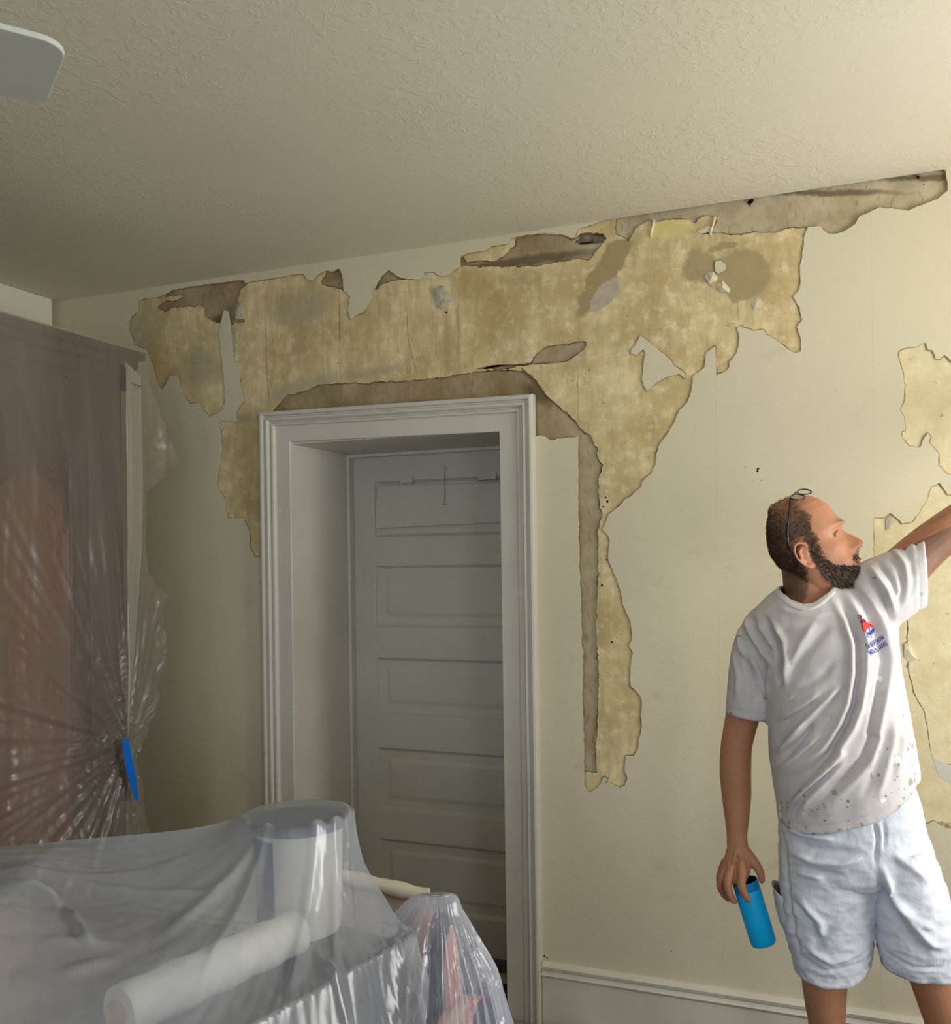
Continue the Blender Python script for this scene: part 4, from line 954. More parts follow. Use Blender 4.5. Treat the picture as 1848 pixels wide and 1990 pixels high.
for sd in (1, -1):      # lids, brow fold
    body.tube([hp(.0795, sd*.023, .001), hp(.0835, sd*.030, .0035), hp(.080, sd*.039, .0025), hp(.073, sd*.046, -.001)], [.0025, .0042, .0044, .0030], 8)
    body.tube([hp(.0790, sd*.023, -.0035), hp(.0820, sd*.030, -.0062), hp(.079, sd*.039, -.0055), hp(.073, sd*.045, -.003)], [.002, .0036, .0038, .0025], 8)
# neck, trunk
limb(body, [(1562,1085,.0,.055,.060), (1567,1115,.0,.057,.060), (1572,1140,.0,.060,.062), (1580,1165,.0,.066,.066), (1592,1200,.0,.10,.075)], 28)
stack(body, [(1150,1530,1660,.062,.0), (1172,1500,1700,.078,.0), (1200,1475,1720,.088,.0), (1240,1485,1728,.092,.0), (1320,1510,1730,.092,.0), (1420,1515,1740,.092,.0), (1520,1530,1750,.095,.0), (1600,1535,1762,.10,-.01), (1680,1545,1775,.10,-.01)])
# arm hanging on the photo's left
limb(body, [(1488,1222,-.005,.050,.055), (1466,1290,-.01,.050), (1452,1350,-.015,.046), (1440,1405,-.015,.0405), (1431,1450,-.012,.0385), (1429,1500,-.005,.0385), (1431,1545,.0,.0360), (1432,1590,.008,.0300,.028), (1432,1620,.014,.0252,.021), (1433,1643,.018,.0258,.0185)], 24)
# hand
limb(body, [(1433,1645,.018,.0255,.018), (1434,1665,.022,.032,.017), (1430,1688,.030,.035,.0155), (1423,1704,.036,.032,.0145)], 22)
limb(body, [(1445,1650,.018,.014), (1458,1668,.022,.0150,.013), (1471,1684,.026,.0115), (1478,1698,.028,.0098), (1480.5,1711,.030,.0078)], 14)      # thumb
limb(body, [(1440,1676,.036,.0125), (1442,1696,.052,.0115), (1441,1720,.060,.0106), (1447,1738,.058,.0092), (1455,1749,.053,.0072)], 14)             # index
limb(body, [(1424,1682,.036,.0120), (1416,1704,.052,.0112), (1414,1722,.055,.0106), (1419,1740,.050,.0092), (1427,1752,.044,.0074)], 14)             # middle
limb(body, [(1412,1684,.030,.0105), (1403,1704,.040,.0098), (1399,1720,.034,.0090), (1405,1737,.020,.0078), (1415,1748,.008,.0062)], 14)             # ring
limb(body, [(1408,1676,.014,.0100), (1400,1698,.016,.0090), (1398,1714,.006,.0082), (1404,1729,-.008,.0070), (1414,1738,-.016,.0056)], 14)          # little finger
for (a, b, c_) in [((1433,1655,.036),(1441,1672,.047),.0028), ((1430,1655,.036),(1424,1676,.047),.0028), ((1426,1658,.033),(1413,1680,.042),.0026)]:   # tendons
    limb(body, [(*a, c_), (*b, c_)], 8)
# raised arm, its hand resting on the wall outside the picture
limb(body, [(1700,1150,-.005,.058), (1745,1115,-.01,.056), (1800,1064,-.02,.0500), (1848,1027,-.03,.0470), (1905,985,-.055,.0430), (1945,948,-.10,.0405), (1985,910,-.17,.0340), (2020,872,-.24,.0260,.021), (2035,852,-.268,.026,.018)], 24, (0, 0, 1))
limb(body, [(2035,852,-.268,.024,.016), (2052,822,-.31,.034,.014), (2062,800,-.33,.034,.013)], 20, (0, -1, 0))
for (dx, ex, L) in ((-26, -44, 44), (-9, -16, 56), (9, 12, 60), (26, 40, 52)):
    limb(body, [(2060+dx,800,-.33,.010), (2060+ex,800-L*.55,-.35,.009), (2062+ex*1.15,800-L,-.355,.0075)], 10)
limb(body, [(2032,838,-.285,.013), (2002,812,-.31,.0115), (1992,792,-.325,.009)], 10)
# legs
limb(body, [(1600,1640,-.01,.080,.09), (1600,1740,-.005,.075), (1603,1840,.0,.062), (1602,1905,.005,.0535), (1604,1950,.006,.0480), (1607,1995,.0,.0430), (1606,2050,-.015,.0500), (1603,2120,-.012,.044), (1600,2200,-.005,.032), (1600,2260,.0,.034)], 26)
limb(body, [(1720,1640,-.01,.080,.09), (1755,1740,-.005,.075), (1795,1840,.0,.062), (1816,1905,.005,.0545), (1828,1950,.006,.0500), (1838,1995,.0,.0450), (1845,2050,-.015,.0510), (1850,2120,-.012,.044), (1855,2200,-.005,.032), (1858,2260,.0,.034)], 26)
for fx in (1600, 1858):
    limb(body, [(fx,2258,-.035,.032,.03), (fx,2272,.03,.038,.026), (fx,2285,.12,.038,.016)], 16, (0, 0, 1))
bme = remesh('body', body, .0024, 5, .5)

def m_skin():
    t = NT('sunburnt_skin'); p = t.n('ShaderNodeTexCoord').outputs['Object']; at = t.n('ShaderNodeVertexColor', layer_name='tint').outputs['Color']
    c = t.mix(t.map(t.noise(p, 45, 4, .6), .35, .7, 0, .28), at, (.30, .115, .06))
    c = t.mix(t.map(t.noise(p, 16, 3), .45, .7, 0, .22), c, (.52, .30, .19))
    b = t.bsdf(Base_Color=c, Roughness=.52, Specular_IOR_Level=.35, Subsurface_Weight=.08, Subsurface_Scale=.01)
    b.inputs['Subsurface Radius'].default_value = (1, .35, .2)
    t.l(t.bump(t.math('ADD', t.noise(p, 120, 3), t.math('MULTIPLY', t.noise(p, 420, 2), .5)), .35, .0014), b.inputs['Normal']); return t.m
SKIN = m_skin()
# skin tint: ruddy nose, cheeks, throat; dark base under hair and beard; painted eye-crease shade
def lin(a, b, x): return max(0., min(1., (x-a)/(b-a)))
def hair_mask(x, y, z):
    """1 where scalp hair grows (head frame)"""
    w_ = .010*fbm(x*60, y*60, z*60+3, 2)
    xf = np.interp(z, [-.05, -.035, -.01, .01, .03, .05, .075, .10, .125], [.022, .030, .035, .040, .036, .046, .040, .030, .03])
    if z < -.035: xf = np.interp(z, [-.11, -.085, -.06, -.035], [-.07, -.040, -.022, -.014])
    return lin(.004, -.006, x-xf+w_)
def thin(x, y, z): return lin(.055, .10, z)*lin(-.075, -.02, x)
def beard_mask(x, y, z):
    w_ = .006*fbm(x*70, y*70, z*70+9, 2); ay_ = abs(y)
    cheek = np.interp(x, [.0, .018, .03, .045, .06, .075, .088], [.02, .000, -.032, -.056, -.068, -.074, -.074])
    m = lin(.006, -.006, z-cheek+w_)
    if x > .078 and ay_ < .034: m = max(m*lin(-.070,-.082,z), .26*gs(z+.0585, .0065)*lin(.034, .022, ay_)+.8*lin(-.082, -.092, z))
    back = np.interp(z, [-.11, -.07, -.045, -.02, .01], [.030, .014, .012, .015, .020]); m *= lin(back-.004, back+.006, x+w_)
    if ay_ < .021 and -.082 < z < -.062 and x > .085: m = 0
    return m
V = co(bme); nV = len(V); tint = np.ones((nV, 4)); sk = np.array([.46, .215, .118]); red = np.array([.50, .16, .095]); scalp = np.array([.10, .055, .034]); beardc = np.array([.10, .07, .05])
hz0 = (HMAT @ Vector((0, 0, -.20))).z
inv = np.array(HINV); Vh = (V @ inv[:3, :3].T)+inv[:3, 3]
for i in range(nV):
    c = sk
    if V[i, 2] > hz0:
        x, y, z = Vh[i]
        k = max(gs(x-.118, .020)*gs(y, .02)*gs(z+.032, .022), .5*gs(abs(y)-.045, .018)*gs(z+.025, .02)*lin(.03, .06, x)); c = c*(1-.7*k)+red*.7*k
        k = lin(-.075, -.115, z)*.7; c = c*(1-k)+np.array([.40, .125, .08])*k
        earish = abs(y) > .0765 and -.05 < z < .025 and -.03 < x < .016
        if not earish:
            k = hair_mask(x, y, z)*(1-.55*thin(x, y, z))*.92; c = c*(1-k)+scalp*k
            k = beard_mask(x, y, z)*.75; c = c*(1-k)+beardc*k
        else: c = c*.7+red*.3
        k = gs(abs(y)-.031, .014)*gs(z-.0205, .0042)*lin(.06, .08, x)*.75; c = c*(1-k)+beardc*k
        k = gs(y, .019)*gs(z+.0765, .0045)*lin(.08, .09, x)*.6; c = c*(1-k)+np.array([.42, .14, .10])*k
        k = gs(abs(y)-.032, .010)*gs(z+.0012, .0022)*lin(.064, .074, x)*.95; c = c*(1-k)+np.array([.05, .03, .025])*k  # shade of the lid crease painted into the skin as a dark slit
    tint[i, :3] = c
at = bme.color_attributes.new('tint', 'FLOAT_COLOR', 'POINT'); at.data.foreach_set('color', tint.astype(np.float32).ravel())
bobj = link('body', bme, SKIN, person, True)

# ---- hair and beard as short strands
HAIRM = mat_simple('dark_brown_hair', (.06, .032, .018), .55, .35, var=.4, vscale=80)
def m_beard():
    t = NT('greying_beard'); p = t.n('ShaderNodeTexCoord').outputs['Object']; at = t.n('ShaderNodeVertexColor', layer_name='tint').outputs['Color']
    t.bsdf(Base_Color=at, Roughness=.6, Specular_IOR_Level=.3); return t.m
BEARDM = m_beard()
random.seed(11)
def strands(name, count, maskf, lenf, dirf, colf, mat, wd=.0006):
    v = []; f = []; cols = []; made = 0; tries = 0
    while made < count and tries < count*14:
        tries += 1; z = random.uniform(-.122, .116); th = random.uniform(-math.pi, math.pi)
        p = head_pt(z, th); w = float(np.interp(z, HZ, HW))
        m_ = maskf(p.x, p.y, p.z)
        if random.random() > m_: continue
        if abs(p.y) > .068 and -.044 < z < .020 and -.022 < p.x < .010: continue
        n_ = Vector((p.x+.01, p.y*1.3, (p.z-.01)*.9)).normalized()
        if z < -.07: n_ = Vector((p.x-.02, p.y*1.2, -.03)).normalized()
        L = lenf(p)*random.uniform(.6, 1.25); dd = dirf(p, n_); dd = (dd+Vector((random.gauss(0, .22), random.gauss(0, .22), random.gauss(0, .22)))).normalized()
        s = dd.cross(n_).normalized()*wd; u_ = dd.cross(s).normalized()*wd
        b0 = len(v); mid = p+dd*L*.55+n_*.0006; tip_ = p+dd*L-Vector((0, 0, L*.12))
        for q in (p+s, p-s*.5+u_*.8, p-s*.5-u_*.8, mid+s*.8, mid-s*.4+u_*.7, mid-s*.4-u_*.7, tip_): v.append(HMAT @ q)
        f += [(b0, b0+1, b0+4, b0+3), (b0+1, b0+2, b0+5, b0+4), (b0+2, b0, b0+3, b0+5), (b0+3, b0+4, b0+6), (b0+4, b0+5, b0+6), (b0+5, b0+3, b0+6)]
        cols += [colf(p)]*7; made += 1
    o = mesh(name, v, f, mat, person)
    a = o.data.color_attributes.new('tint', 'FLOAT_COLOR', 'POINT'); a.data.foreach_set('color', np.array([(*c, 1) for c in cols], np.float32).ravel())
    return o
strands('hair', 11000, lambda x, y, z: hair_mask(x, y, z)*(1-.82*thin(x, y, z)), lambda p: .0055 if p.z < .05 else .005,
        lambda p, n: (n*.75+Vector((-.35, 0, -.45))), lambda p: (.05, .03, .02), HAIRM, .00042)
def bcol(p):
    g = lin(-.078, -.11, p.z)*lin(.04, .07, p.x); r = random.random()
    base = Vector((.085, .052, .034)) if r > .5 else Vector((.13, .075, .042))
    if r < .16+.68*g: base = Vector((.36, .33, .30))
    return tuple(base)
def blen(p):
    return (.0045 if p.x > .078 and p.z > -.08 else .006)+.019*lin(-.07, -.105, p.z)*lin(.02, .07, p.x)+.004*lin(-.04, -.08, p.z)
strands('beard', 12500, beard_mask, blen, lambda p, n: n*.55+Vector((.35*lin(-.07, -.11, p.z), 0, -.75)), bcol, BEARDM, .00065)
for sd in (1, -1):
    strands('eyebrow', 210, lambda x, y, z, sd=sd: (gs(y*sd-.031, .015)*gs(z-.0215, .004) if x > .05 else 0), lambda p: .007, lambda p, n: n*.5+Vector((0, math.copysign(.9, p.y), .1)), lambda p: (.10, .06, .04), HAIRM, .0005)
EYE = mat_simple('eye_white', (.55, .48, .42), .2, .5); IRIS = mat_simple('eye_iris', (.03, .04, .05), .2, .5)
for sd in (1, -1):
    c = hp(.0690, sd*.031, -.0012); mb = MB(); mb.lathe([(.0115*math.sin(a), .0115*math.cos(a)) for a in np.linspace(.02, 3.12, 12)], c, 16)
    e = mb.build('eye', EYE, person, smooth=True)
    dv = (HMAT.to_3x3() @ Vector((1, 0, 0))).normalized(); M_ = dv.to_track_quat('Z', 'Y').to_matrix()
    MB().lathe([(.0052, .0104), (.004, .0112), (.001, .0118)], c, 14, M_).build('iris', IRIS, e)

# ------------------------------------------------------------------ t-shirt
sh = MB()
stack(sh, [(1665,1520,1780,.128,.0), (1600,1512,1780,.130,.0), (1550,1507,1788,.131,.0), (1500,1499,1788,.131,.0), (1450,1492,1780,.131,.0), (1400,1487,1772,.131,.0), (1350,1489,1763,.131,.0), (1300,1485,1753,.130,.0), (1250,1470,1748,.126,.0),
           (1215,1456,1745,.118,.0), (1195,1458,1738,.110,.0), (1178,1470,1722,.100,.0), (1160,1488,1700,.088,.0), (1143,1512,1668,.072,.0), (1132,1530,1640,.055,.0)], 2.35, 56)
limb(sh, [(1492,1222,-.002,.060,.066), (1470,1262,-.006,.0575,.064), (1460,1310,-.01,.0560,.062), (1455,1360,-.012,.0540,.058), (1449,1400,-.014,.0505,.055), (1444,1450,-.014,.0500,.054)], 28)
limb(sh, [(1672,1180,.0,.075,.085), (1712,1152,-.004,.088,.085), (1755,1128,-.010,.0830,.078), (1797,1098,-.018,.0745,.070), (1850,1064,-.03,.0700,.066)], 28, (0, 0, 1))
sme = remesh('tshirt', sh, .0042, 14, .5)
def poly_field(V, paths, gain=1.0):
    """sum of gaussian ridges along measured fold lines; returns displacement for front-facing vertices"""
    out = np.zeros(len(V))
    for pts, w, h in paths:
        Q = [K(*p, .12) for p in pts]
        # resample
        best = np.full(len(V), 9.); tpos = np.zeros(len(V)); Ls = [0]
        for a, b in zip(Q[:-1], Q[1:]): Ls.append(Ls[-1]+math.hypot(b.x-a.x, b.z-a.z))
        for k, (a, b) in enumerate(zip(Q[:-1], Q[1:])):
            dx, dz = b.x-a.x, b.z-a.z; L2 = dx*dx+dz*dz; t_ = np.clip(((V[:, 0]-a.x)*dx+(V[:, 2]-a.z)*dz)/L2, 0, 1)
            d = np.hypot(V[:, 0]-a.x-dx*t_, V[:, 2]-a.z-dz*t_); m_ = d < best; best = np.where(m_, d, best); tpos = np.where(m_, (Ls[k]+t_*math.sqrt(L2))/Ls[-1], tpos)
        fade = np.clip(tpos*5+.1, 0, 1)*np.clip((1-tpos)*4+.05, 0, 1)
        out += gain*h*np.exp(-(best/w)**2)*fade
    return out
def a1(*pts): return [(1348+x/3.618, 900+y/3.618) for x, y in pts]
def a2(*pts): return [(1348+x/3.372, 1400+y/3.372) for x, y in pts]
FO = [
 (a1((1020,930),(1110,1100),(1165,1270),(1165,1480),(1130,1700),(1070,1840),(980,1990))+a2((900,200),(800,310),(650,400)), .0075, -.013),
 (a1((1075,900),(1160,1080),(1210,1260),(1205,1480),(1175,1700),(1120,1860),(1030,1995))+a2((960,210),(850,330),(700,500),(620,600)), .008, .010),
 (a1((975,960),(1060,1120),(1110,1280),(1110,1480),(1080,1680),(1010,1850),(930,1970))+a2((820,200),(700,290),(580,380)), .008, .009),
 (a1((1095,840),(1210,1000),(1300,1200),(1345,1400),(1300,1640),(1240,1900))+a2((1165,110),(1110,240),(990,370),(850,510),(750,610)), .0075, -.010),
 (a1((1150,830),(1270,1000),(1350,1180),(1395,1400),(1350,1640),(1300,1900))+a2((1220,120),(1160,270),(1040,400),(900,540)), .008, .007),
 (a1((1205,760),(1330,950),(1400,1110),(1430,1240)), .006, -.007), (a1((1240,720),(1370,900),(1440,1080)), .006, .006),
 (a1((1300,690),(1400,830),(1450,990)), .0055, -.006), (a1((1385,620),(1460,740),(1480,900),(1450,1040)), .006, -.008), (a1((1420,590),(1500,720),(1520,880)), .006, .007),
 (a1((1490,560),(1545,700),(1560,850),(1530,960)), .005, -.006), (a1((1545,530),(1600,690),(1600,850)), .005, .005), (a1((1560,520),(1625,620),(1630,760)), .004, -.003),
 (a1((480,1080),(570,1220),(605,1380),(600,1560),(575,1600)), .0065, -.013), (a1((530,1110),(640,1260),(660,1430),(640,1590)), .007, .009),
 (a1((860,1110),(760,1260),(680,1420),(640,1560)), .009, .006), (a1((960,1130),(850,1260),(730,1420),(660,1560)), .010, -.005),
 (a1((1000,1380),(900,1500),(740,1600),(620,1640)), .009, -.005), (a1((1040,1560),(900,1690),(760,1850),(640,1970)), .007, .009), (a1((1080,1560),(960,1700),(820,1850),(720,1985)), .008, -.007),
 (a1((900,1600),(780,1700),(640,1790),(580,1830)), .008, .007), (a1((880,1660),(740,1760),(600,1860)), .008, -.006),
 (a2((740,0),(640,120),(540,250)), .006, .009), (a2((790,10),(690,140),(580,270)), .007, -.006), (a2((830,90),(720,190),(590,320),(530,400)), .006, .008),
 (a2((1010,190),(880,310),(740,440),(640,560),(600,640)), .006, .008), (a2((1000,260),(870,390),(740,530),(680,640)), .006, .007), (a2((960,260),(820,390),(690,520)), .0055, -.007),
 (a2((1280,40),(1240,200),(1180,360),(1100,500)), .009, -.005), (a2((1400,60),(1380,230),(1330,400)), .008, .005), (a2((1330,0),(1310,160),(1260,340),(1200,520)), .008, .005),
 (a1((330,1090),(400,1240),(500,1370),(560,1450)), .006, .008), (a1((370,1080),(450,1210),(545,1330)), .006, -.006), (a1((430,1130),(520,1240),(580,1330)), .006, .006),
 (a1((290,1160),(310,1320),(350,1400)), .005, .006), (a1((380,1360),(440,1500),(480,1640),(470,1740)), .007, .006), (a1((330,1380),(390,1520),(420,1680),(400,1760)), .007, -.006),
 (a1((540,1430),(500,1560),(520,1700)), .006, .005), (a1((250,1360),(290,1520),(280,1700)), .006, .004),
 (a1((560,1010),(700,1060),(860,1080),(980,1050)), .008, .003), (a1((420,1020),(520,960),(600,930)), .008, -.003)]
HEM = [(1490,1585),(1512,1600),(1530,1614),(1560,1619),(1600,1617),(1650,1607),(1700,1594),(1740,1575),(1770,1553),(1787,1535),(1800,1520)]
hx = [K(a, b, .1).x for a, b in HEM]; hzz = [K(a, b, .1).z for a, b in HEM]
def hemz(c): return float(np.interp(c.x, hx, hzz))+(.012 if c.y > .05 else 0)
sa, sb = K(1403,1383), K(1493,1402); ra_, rb_ = K(1793,1030), K(1800,1162)
def slz(c): return sa.z+(sb.z-sa.z)*(c.x-sa.x)/(sb.x-sa.x)
def slx(c): return ra_.x+(rb_.x-ra_.x)*(c.z-ra_.z)/(rb_.z-ra_.z)
V = co(sme); N_ = nrm(sme)
front = np.clip(-N_[:, 1]*1.6+.15, 0, 1)
dsp = poly_field(V, FO, 1.45)*front*np.clip((rb_.x-.012-V[:, 0])/.07, .12, 1)
extra = np.array([.0040*fbm(v[0]*9, v[1]*9, v[2]*5, 3)+.0014*fbm(v[0]*34, v[1]*34, v[2]*26+4, 3) for v in V])
def hemg(v):
    c = Vector(v); g = math.exp(-((c.z-hemz(c)-.020)/.0026)**2) if c.z < K(1500,1480).z and c.x > K(1497,1500).x else 0
    if c.x < K(1493,1400).x: g += math.exp(-((c.z-slz(c)-.018)/.0026)**2)
    if c.x > rb_.x-.06: g += math.exp(-((slx(c)-c.x-.018)/.0026)**2)
    return g
extra -= .0016*np.array([hemg(v) for v in V])
V = V+N_*(dsp+extra)[:, None]
setco(sme, V)
def trim(me, kill, snap):
    """cut a garment open: delete vertices where kill(co), then lay the rim on the hem line"""
    bm = bmesh.new(); bm.from_mesh(me); dead = [v for v in bm.verts if kill(v.co)]
    bmesh.ops.delete(bm, geom=dead, context='VERTS'); loose = [v for v in bm.verts if not v.link_faces]; bmesh.ops.delete(bm, geom=loose, context='VERTS')
    rim = [v for v in bm.verts if v.is_boundary]
    for v in rim: snap(v)
    for _ in range(3):
        new = {}
        for v in rim:
            nb = [e.other_vert(v) for e in v.link_edges if e.is_boundary]
            if len(nb) == 2: new[v] = v.co*.5+(nb[0].co+nb[1].co)*.25
        for v, c in new.items(): v.co = c
    bm.to_mesh(me); bm.free(); me.update()
nk = K(1572,1140); KR = (.068, .080)
armx = K(1494, 1400).x
def innk(c): return ((c.x-nk.x)/KR[0])**2+((c.y+.012)/KR[1])**2 < 1 and c.z > K(1572,1200).z
def kill(c):
    if c.z < hemz(c) and c.x > armx-.02 and c.z < K(1500,1500).z: return True
    if c.x < armx and c.z < slz(c): 
        if c.z > K(1500,1500).z or c.x < K(1482,1500).x: return True
    if c.x > slx(c): return True
    return innk(c)
def snap(v):
    c = v.co
    if abs(c.z-hemz(c)) < .01 and c.z < K(1500,1500).z: c.z = hemz(c)
    elif c.x < armx+.01 and abs(c.z-slz(c)) < .012: c.z = slz(c)
    elif abs(c.x-slx(c)) < .012: c.x = slx(c)
trim(sme, kill, snap)
def m_shirt():
    t = NT('paint_spotted_cotton'); p = t.n('ShaderNodeTexCoord').outputs['Object']; sep = t.n('ShaderNodeSeparateXYZ'); t.l(p, sep.inputs[0]); z = sep.outputs[2]; x = sep.outputs[0]
    c = t.mix(t.map(t.noise(p, 7, 4, .6), .42, .66), (.64, .61, .62), (.55, .52, .515))
    c = t.mix(t.map(t.noise(p, 22, 3), .60, .72, 0, .55), c, (.50, .47, .43))
    low = t.map(z, K(1600,1615).z+.16, K(1600,1615).z+.01)
    right = t.map(x, K(1700,1500).x-.02, K(1750,1500).x); lowr = t.math('MULTIPLY', right, t.map(z, K(1700,1420).z+.05, K(1700,1420).z-.03))
    dens = t.math('MAXIMUM', low, t.math('MULTIPLY', lowr, .8)); dens = t.math('ADD', t.math('MULTIPLY', dens, .8), .012, clamp=True)
    def spots(sc, thr, col, c, seed):
        v = t.n('ShaderNodeVectorMath', operation='ADD'); t.l(p, v.inputs[0]); v.inputs[1].default_value = (seed, seed*2, 0)
        w = t.n('ShaderNodeTexVoronoi'); w.inputs['Scale'].default_value = sc; w.inputs['Randomness'].default_value = 1; t.l(v.outputs[0], w.inputs[0])
        r = t.n('ShaderNodeSeparateColor'); t.l(w.outputs['Color'], r.inputs[0])
        d = t.math('ADD', w.outputs['Distance'], t.math('MULTIPLY', t.math('SUBTRACT', t.noise(p, sc*1.8, 3), .5), .95))
        k = t.math('MULTIPLY', t.map(d, thr, thr*.8), t.math('LESS_THAN', r.outputs[0], t.math('MULTIPLY', dens, .55)))
        return t.mix(k, c, col)
    c = spots(55, .22, (.30, .36, .22), c, 1.3); c = spots(38, .27, (.42, .35, .26), c, 5.1); c = spots(60, .24, (.34, .47, .46), c, 8.7); c = spots(75, .2, (.22, .24, .27), c, 3.9); c = spots(36, .26, (.86, .86, .84), c, 12.2)
    b = t.bsdf(Base_Color=c, Roughness=.9, Specular_IOR_Level=.15)
    t.l(t.bump(t.math('ADD', t.noise(p, 60, 4), t.math('MULTIPLY', t.noise(p, 900, 1), .2)), .25, .003), b.inputs['Normal']); return t.m
SHIRTM = m_shirt(); RIBM = mat_simple('cotton_rib', (.72, .69, .66), .9, .15)
sobj = link('tshirt', sme, SHIRTM, person, True)
so_ = sobj.modifiers.new('s', 'SOLIDIFY'); so_.thickness = .0022; so_.offset = -1
bvh = BVHTree.FromPolygons([v.co.copy() for v in sme.vertices], [tuple(p.vertices) for p in sme.polygons])
# collar rib laid on the cloth around the neck opening
cp = []
for k in range(72):
    a = 2*math.pi*k/72; q = Vector((nk.x+KR[0]*1.02*math.cos(a), -.012+KR[1]*1.02*math.sin(a), 2.2))
    h, nn, _, _ = bvh.ray_cast(q+Vector((.006*math.cos(a), .006*math.sin(a), 0)), Vector((0, 0, -1)))
    cp.append((q.x, q.y, (h.z if h else nk.z)))
zz = np.array([c[2] for c in cp]); 
for _ in range(6): zz = (np.roll(zz, 1)+zz+np.roll(zz, -1))/3
mbc = MB(); vv = []; nC = 72
for k in range(nC):
    a = 2*math.pi*k/nC; o_ = Vector((math.cos(a), math.sin(a), 0)); c_ = Vector((cp[k][0], cp[k][1], zz[k]))
    for (u_, w_) in ((-.003, .003), (.000, .0055), (.004, .004), (.008, .000), (.011, -.004), (.010, -.007), (.004, -.002), (-.001, .000)): vv.append(c_+o_*u_+Vector((0, 0, w_)))
mbc.add(vv, [(k*8+i, k*8+(i+1) % 8, ((k+1) % nC)*8+(i+1) % 8, ((k+1) % nC)*8+i) for k in range(nC) for i in range(8)])
cob = mbc.build('collar', RIBM, sobj, smooth=True)
# stitched hems
def hem_band(pts, r, name, par):
    return MB().tube(pts, r, 6).build(name, RIBM, par, smooth=True)

# printed badge on the chest: tipped can pouring red over a blue globe, two words under it
def project(pts2, name, mat, lift=.0012):
    """pts2: list of polygons of (px,py) -> laid on the shirt"""
    bm = bmesh.new()
    for poly in pts2:
        tr = tessellate_polygon([[Vector((a, b, 0)) for a, b in poly]]); vs_ = [bm.verts.new((a, b, 0)) for a, b in poly]
        for t_ in tr:
            try: bm.faces.new([vs_[i] for i in t_])
            except ValueError: pass
    for _ in range(3):
        ed_ = [e for e in bm.edges if e.calc_length() > 1.0]
        if ed_: bmesh.ops.subdivide_edges(bm, edges=ed_, cuts=2)
    bmesh.ops.triangulate(bm, faces=bm.faces)
    for v_ in bm.verts:
        o_ = K(v_.co.x, v_.co.y, .5); d_ = (K(v_.co.x, v_.co.y, -.2)-o_).normalized(); h, nn, _, _ = bvh.ray_cast(o_, d_)
        if h is None: h = K(v_.co.x, v_.co.y, .12)
        v_.co = h-d_*lift
    me = bpy.data.meshes.new(name); bm.to_mesh(me); bm.free(); return link(name, me, mat, sobj)
INKB = mat_simple('blue_print_ink', (.055, .075, .36), .7, .2); INKR = mat_simple('red_print_ink', (.62, .045, .05), .7, .2); INKM = mat_simple('maroon_print_ink', (.16, .02, .06), .7, .2); INKP = mat_simple('pink_print_ink', (.62, .26, .36), .7, .2)
LG = lambda *pts: [(1640+x/15.31, 1170+y/15.31) for x, y in pts]
def dense(poly, st=1.2):
    out = []
    for i in range(len(poly)):
        a, b = poly[i], poly[(i+1) % len(poly)]; L = math.hypot(b[0]-a[0], b[1]-a[1]); n_ = max(1, int(L/st))
        out += [(a[0]+(b[0]-a[0])*k/n_, a[1]+(b[1]-a[1])*k/n_) for k in range(n_)]
    return out
project([dense(LG((385,375),(440,370),(490,395),(520,440),(545,500),(500,535),(445,520),(415,460)))], 'badge_can', INKP)
project([LG((440,368),(500,375),(530,430),(535,480),(560,515),(520,530),(495,480),(480,420)), LG((560,500),(590,495),(650,545),(665,590),(520,640),(490,600),(495,550),(545,525))], 'badge_can_rim', INKM, .0016)
project([dense(LG((520,640),(590,590),(665,580),(780,640),(850,710),(880,760),(820,730),(760,745),(745,800),(700,780),(665,850),(655,905),(600,870),(540,790),(515,710)))], 'badge_drip', INKR)
project([dense(LG((655,910),(740,900),(850,790),(905,800),(890,900),(845,960),(770,985),(700,975))), LG((745,740),(765,735),(790,800),(775,815)), LG((690,990),(720,1000),(770,1070),(745,1078))], 'badge_globe', INKB)
project([LG((790,990),(810,1000),(845,1065),(825,1070)), LG((760,880),(780,870),(760,800),(748,805))], 'badge_drops', INKR, .0016)
# lettering as strokes: each letter on a unit box, laid along the slanted baseline
LET = {'S': [[(1,.9),(.7,1),(.3,1),(.05,.8),(.1,.6),(.5,.5),(.9,.38),(.95,.18),(.7,0),(.3,0),(0,.12)]], 'H': [[(0,0),(0,1)],[(1,0),(1,1)],[(0,.5),(1,.5)]], 'E': [[(1,0),(0,0),(0,1),(1,1)],[(0,.5),(.8,.5)]],
       'R': [[(0,0),(0,1),(.7,1),(1,.8),(.7,.5),(0,.5)],[(.5,.5),(1,0)]], 'W': [[(0,1),(.25,0),(.5,.8),(.75,0),(1,1)]], 'I': [[(.5,0),(.5,1)]], 'N': [[(0,0),(0,1),(1,0),(1,1)]], 'L': [[(0,1),(0,0),(1,0)]],
       'A': [[(0,0),(.5,1),(1,0)],[(.2,.35),(.8,.35)]], 'M': [[(0,0),(.1,1),(.5,.3),(.9,1),(1,0)]]}
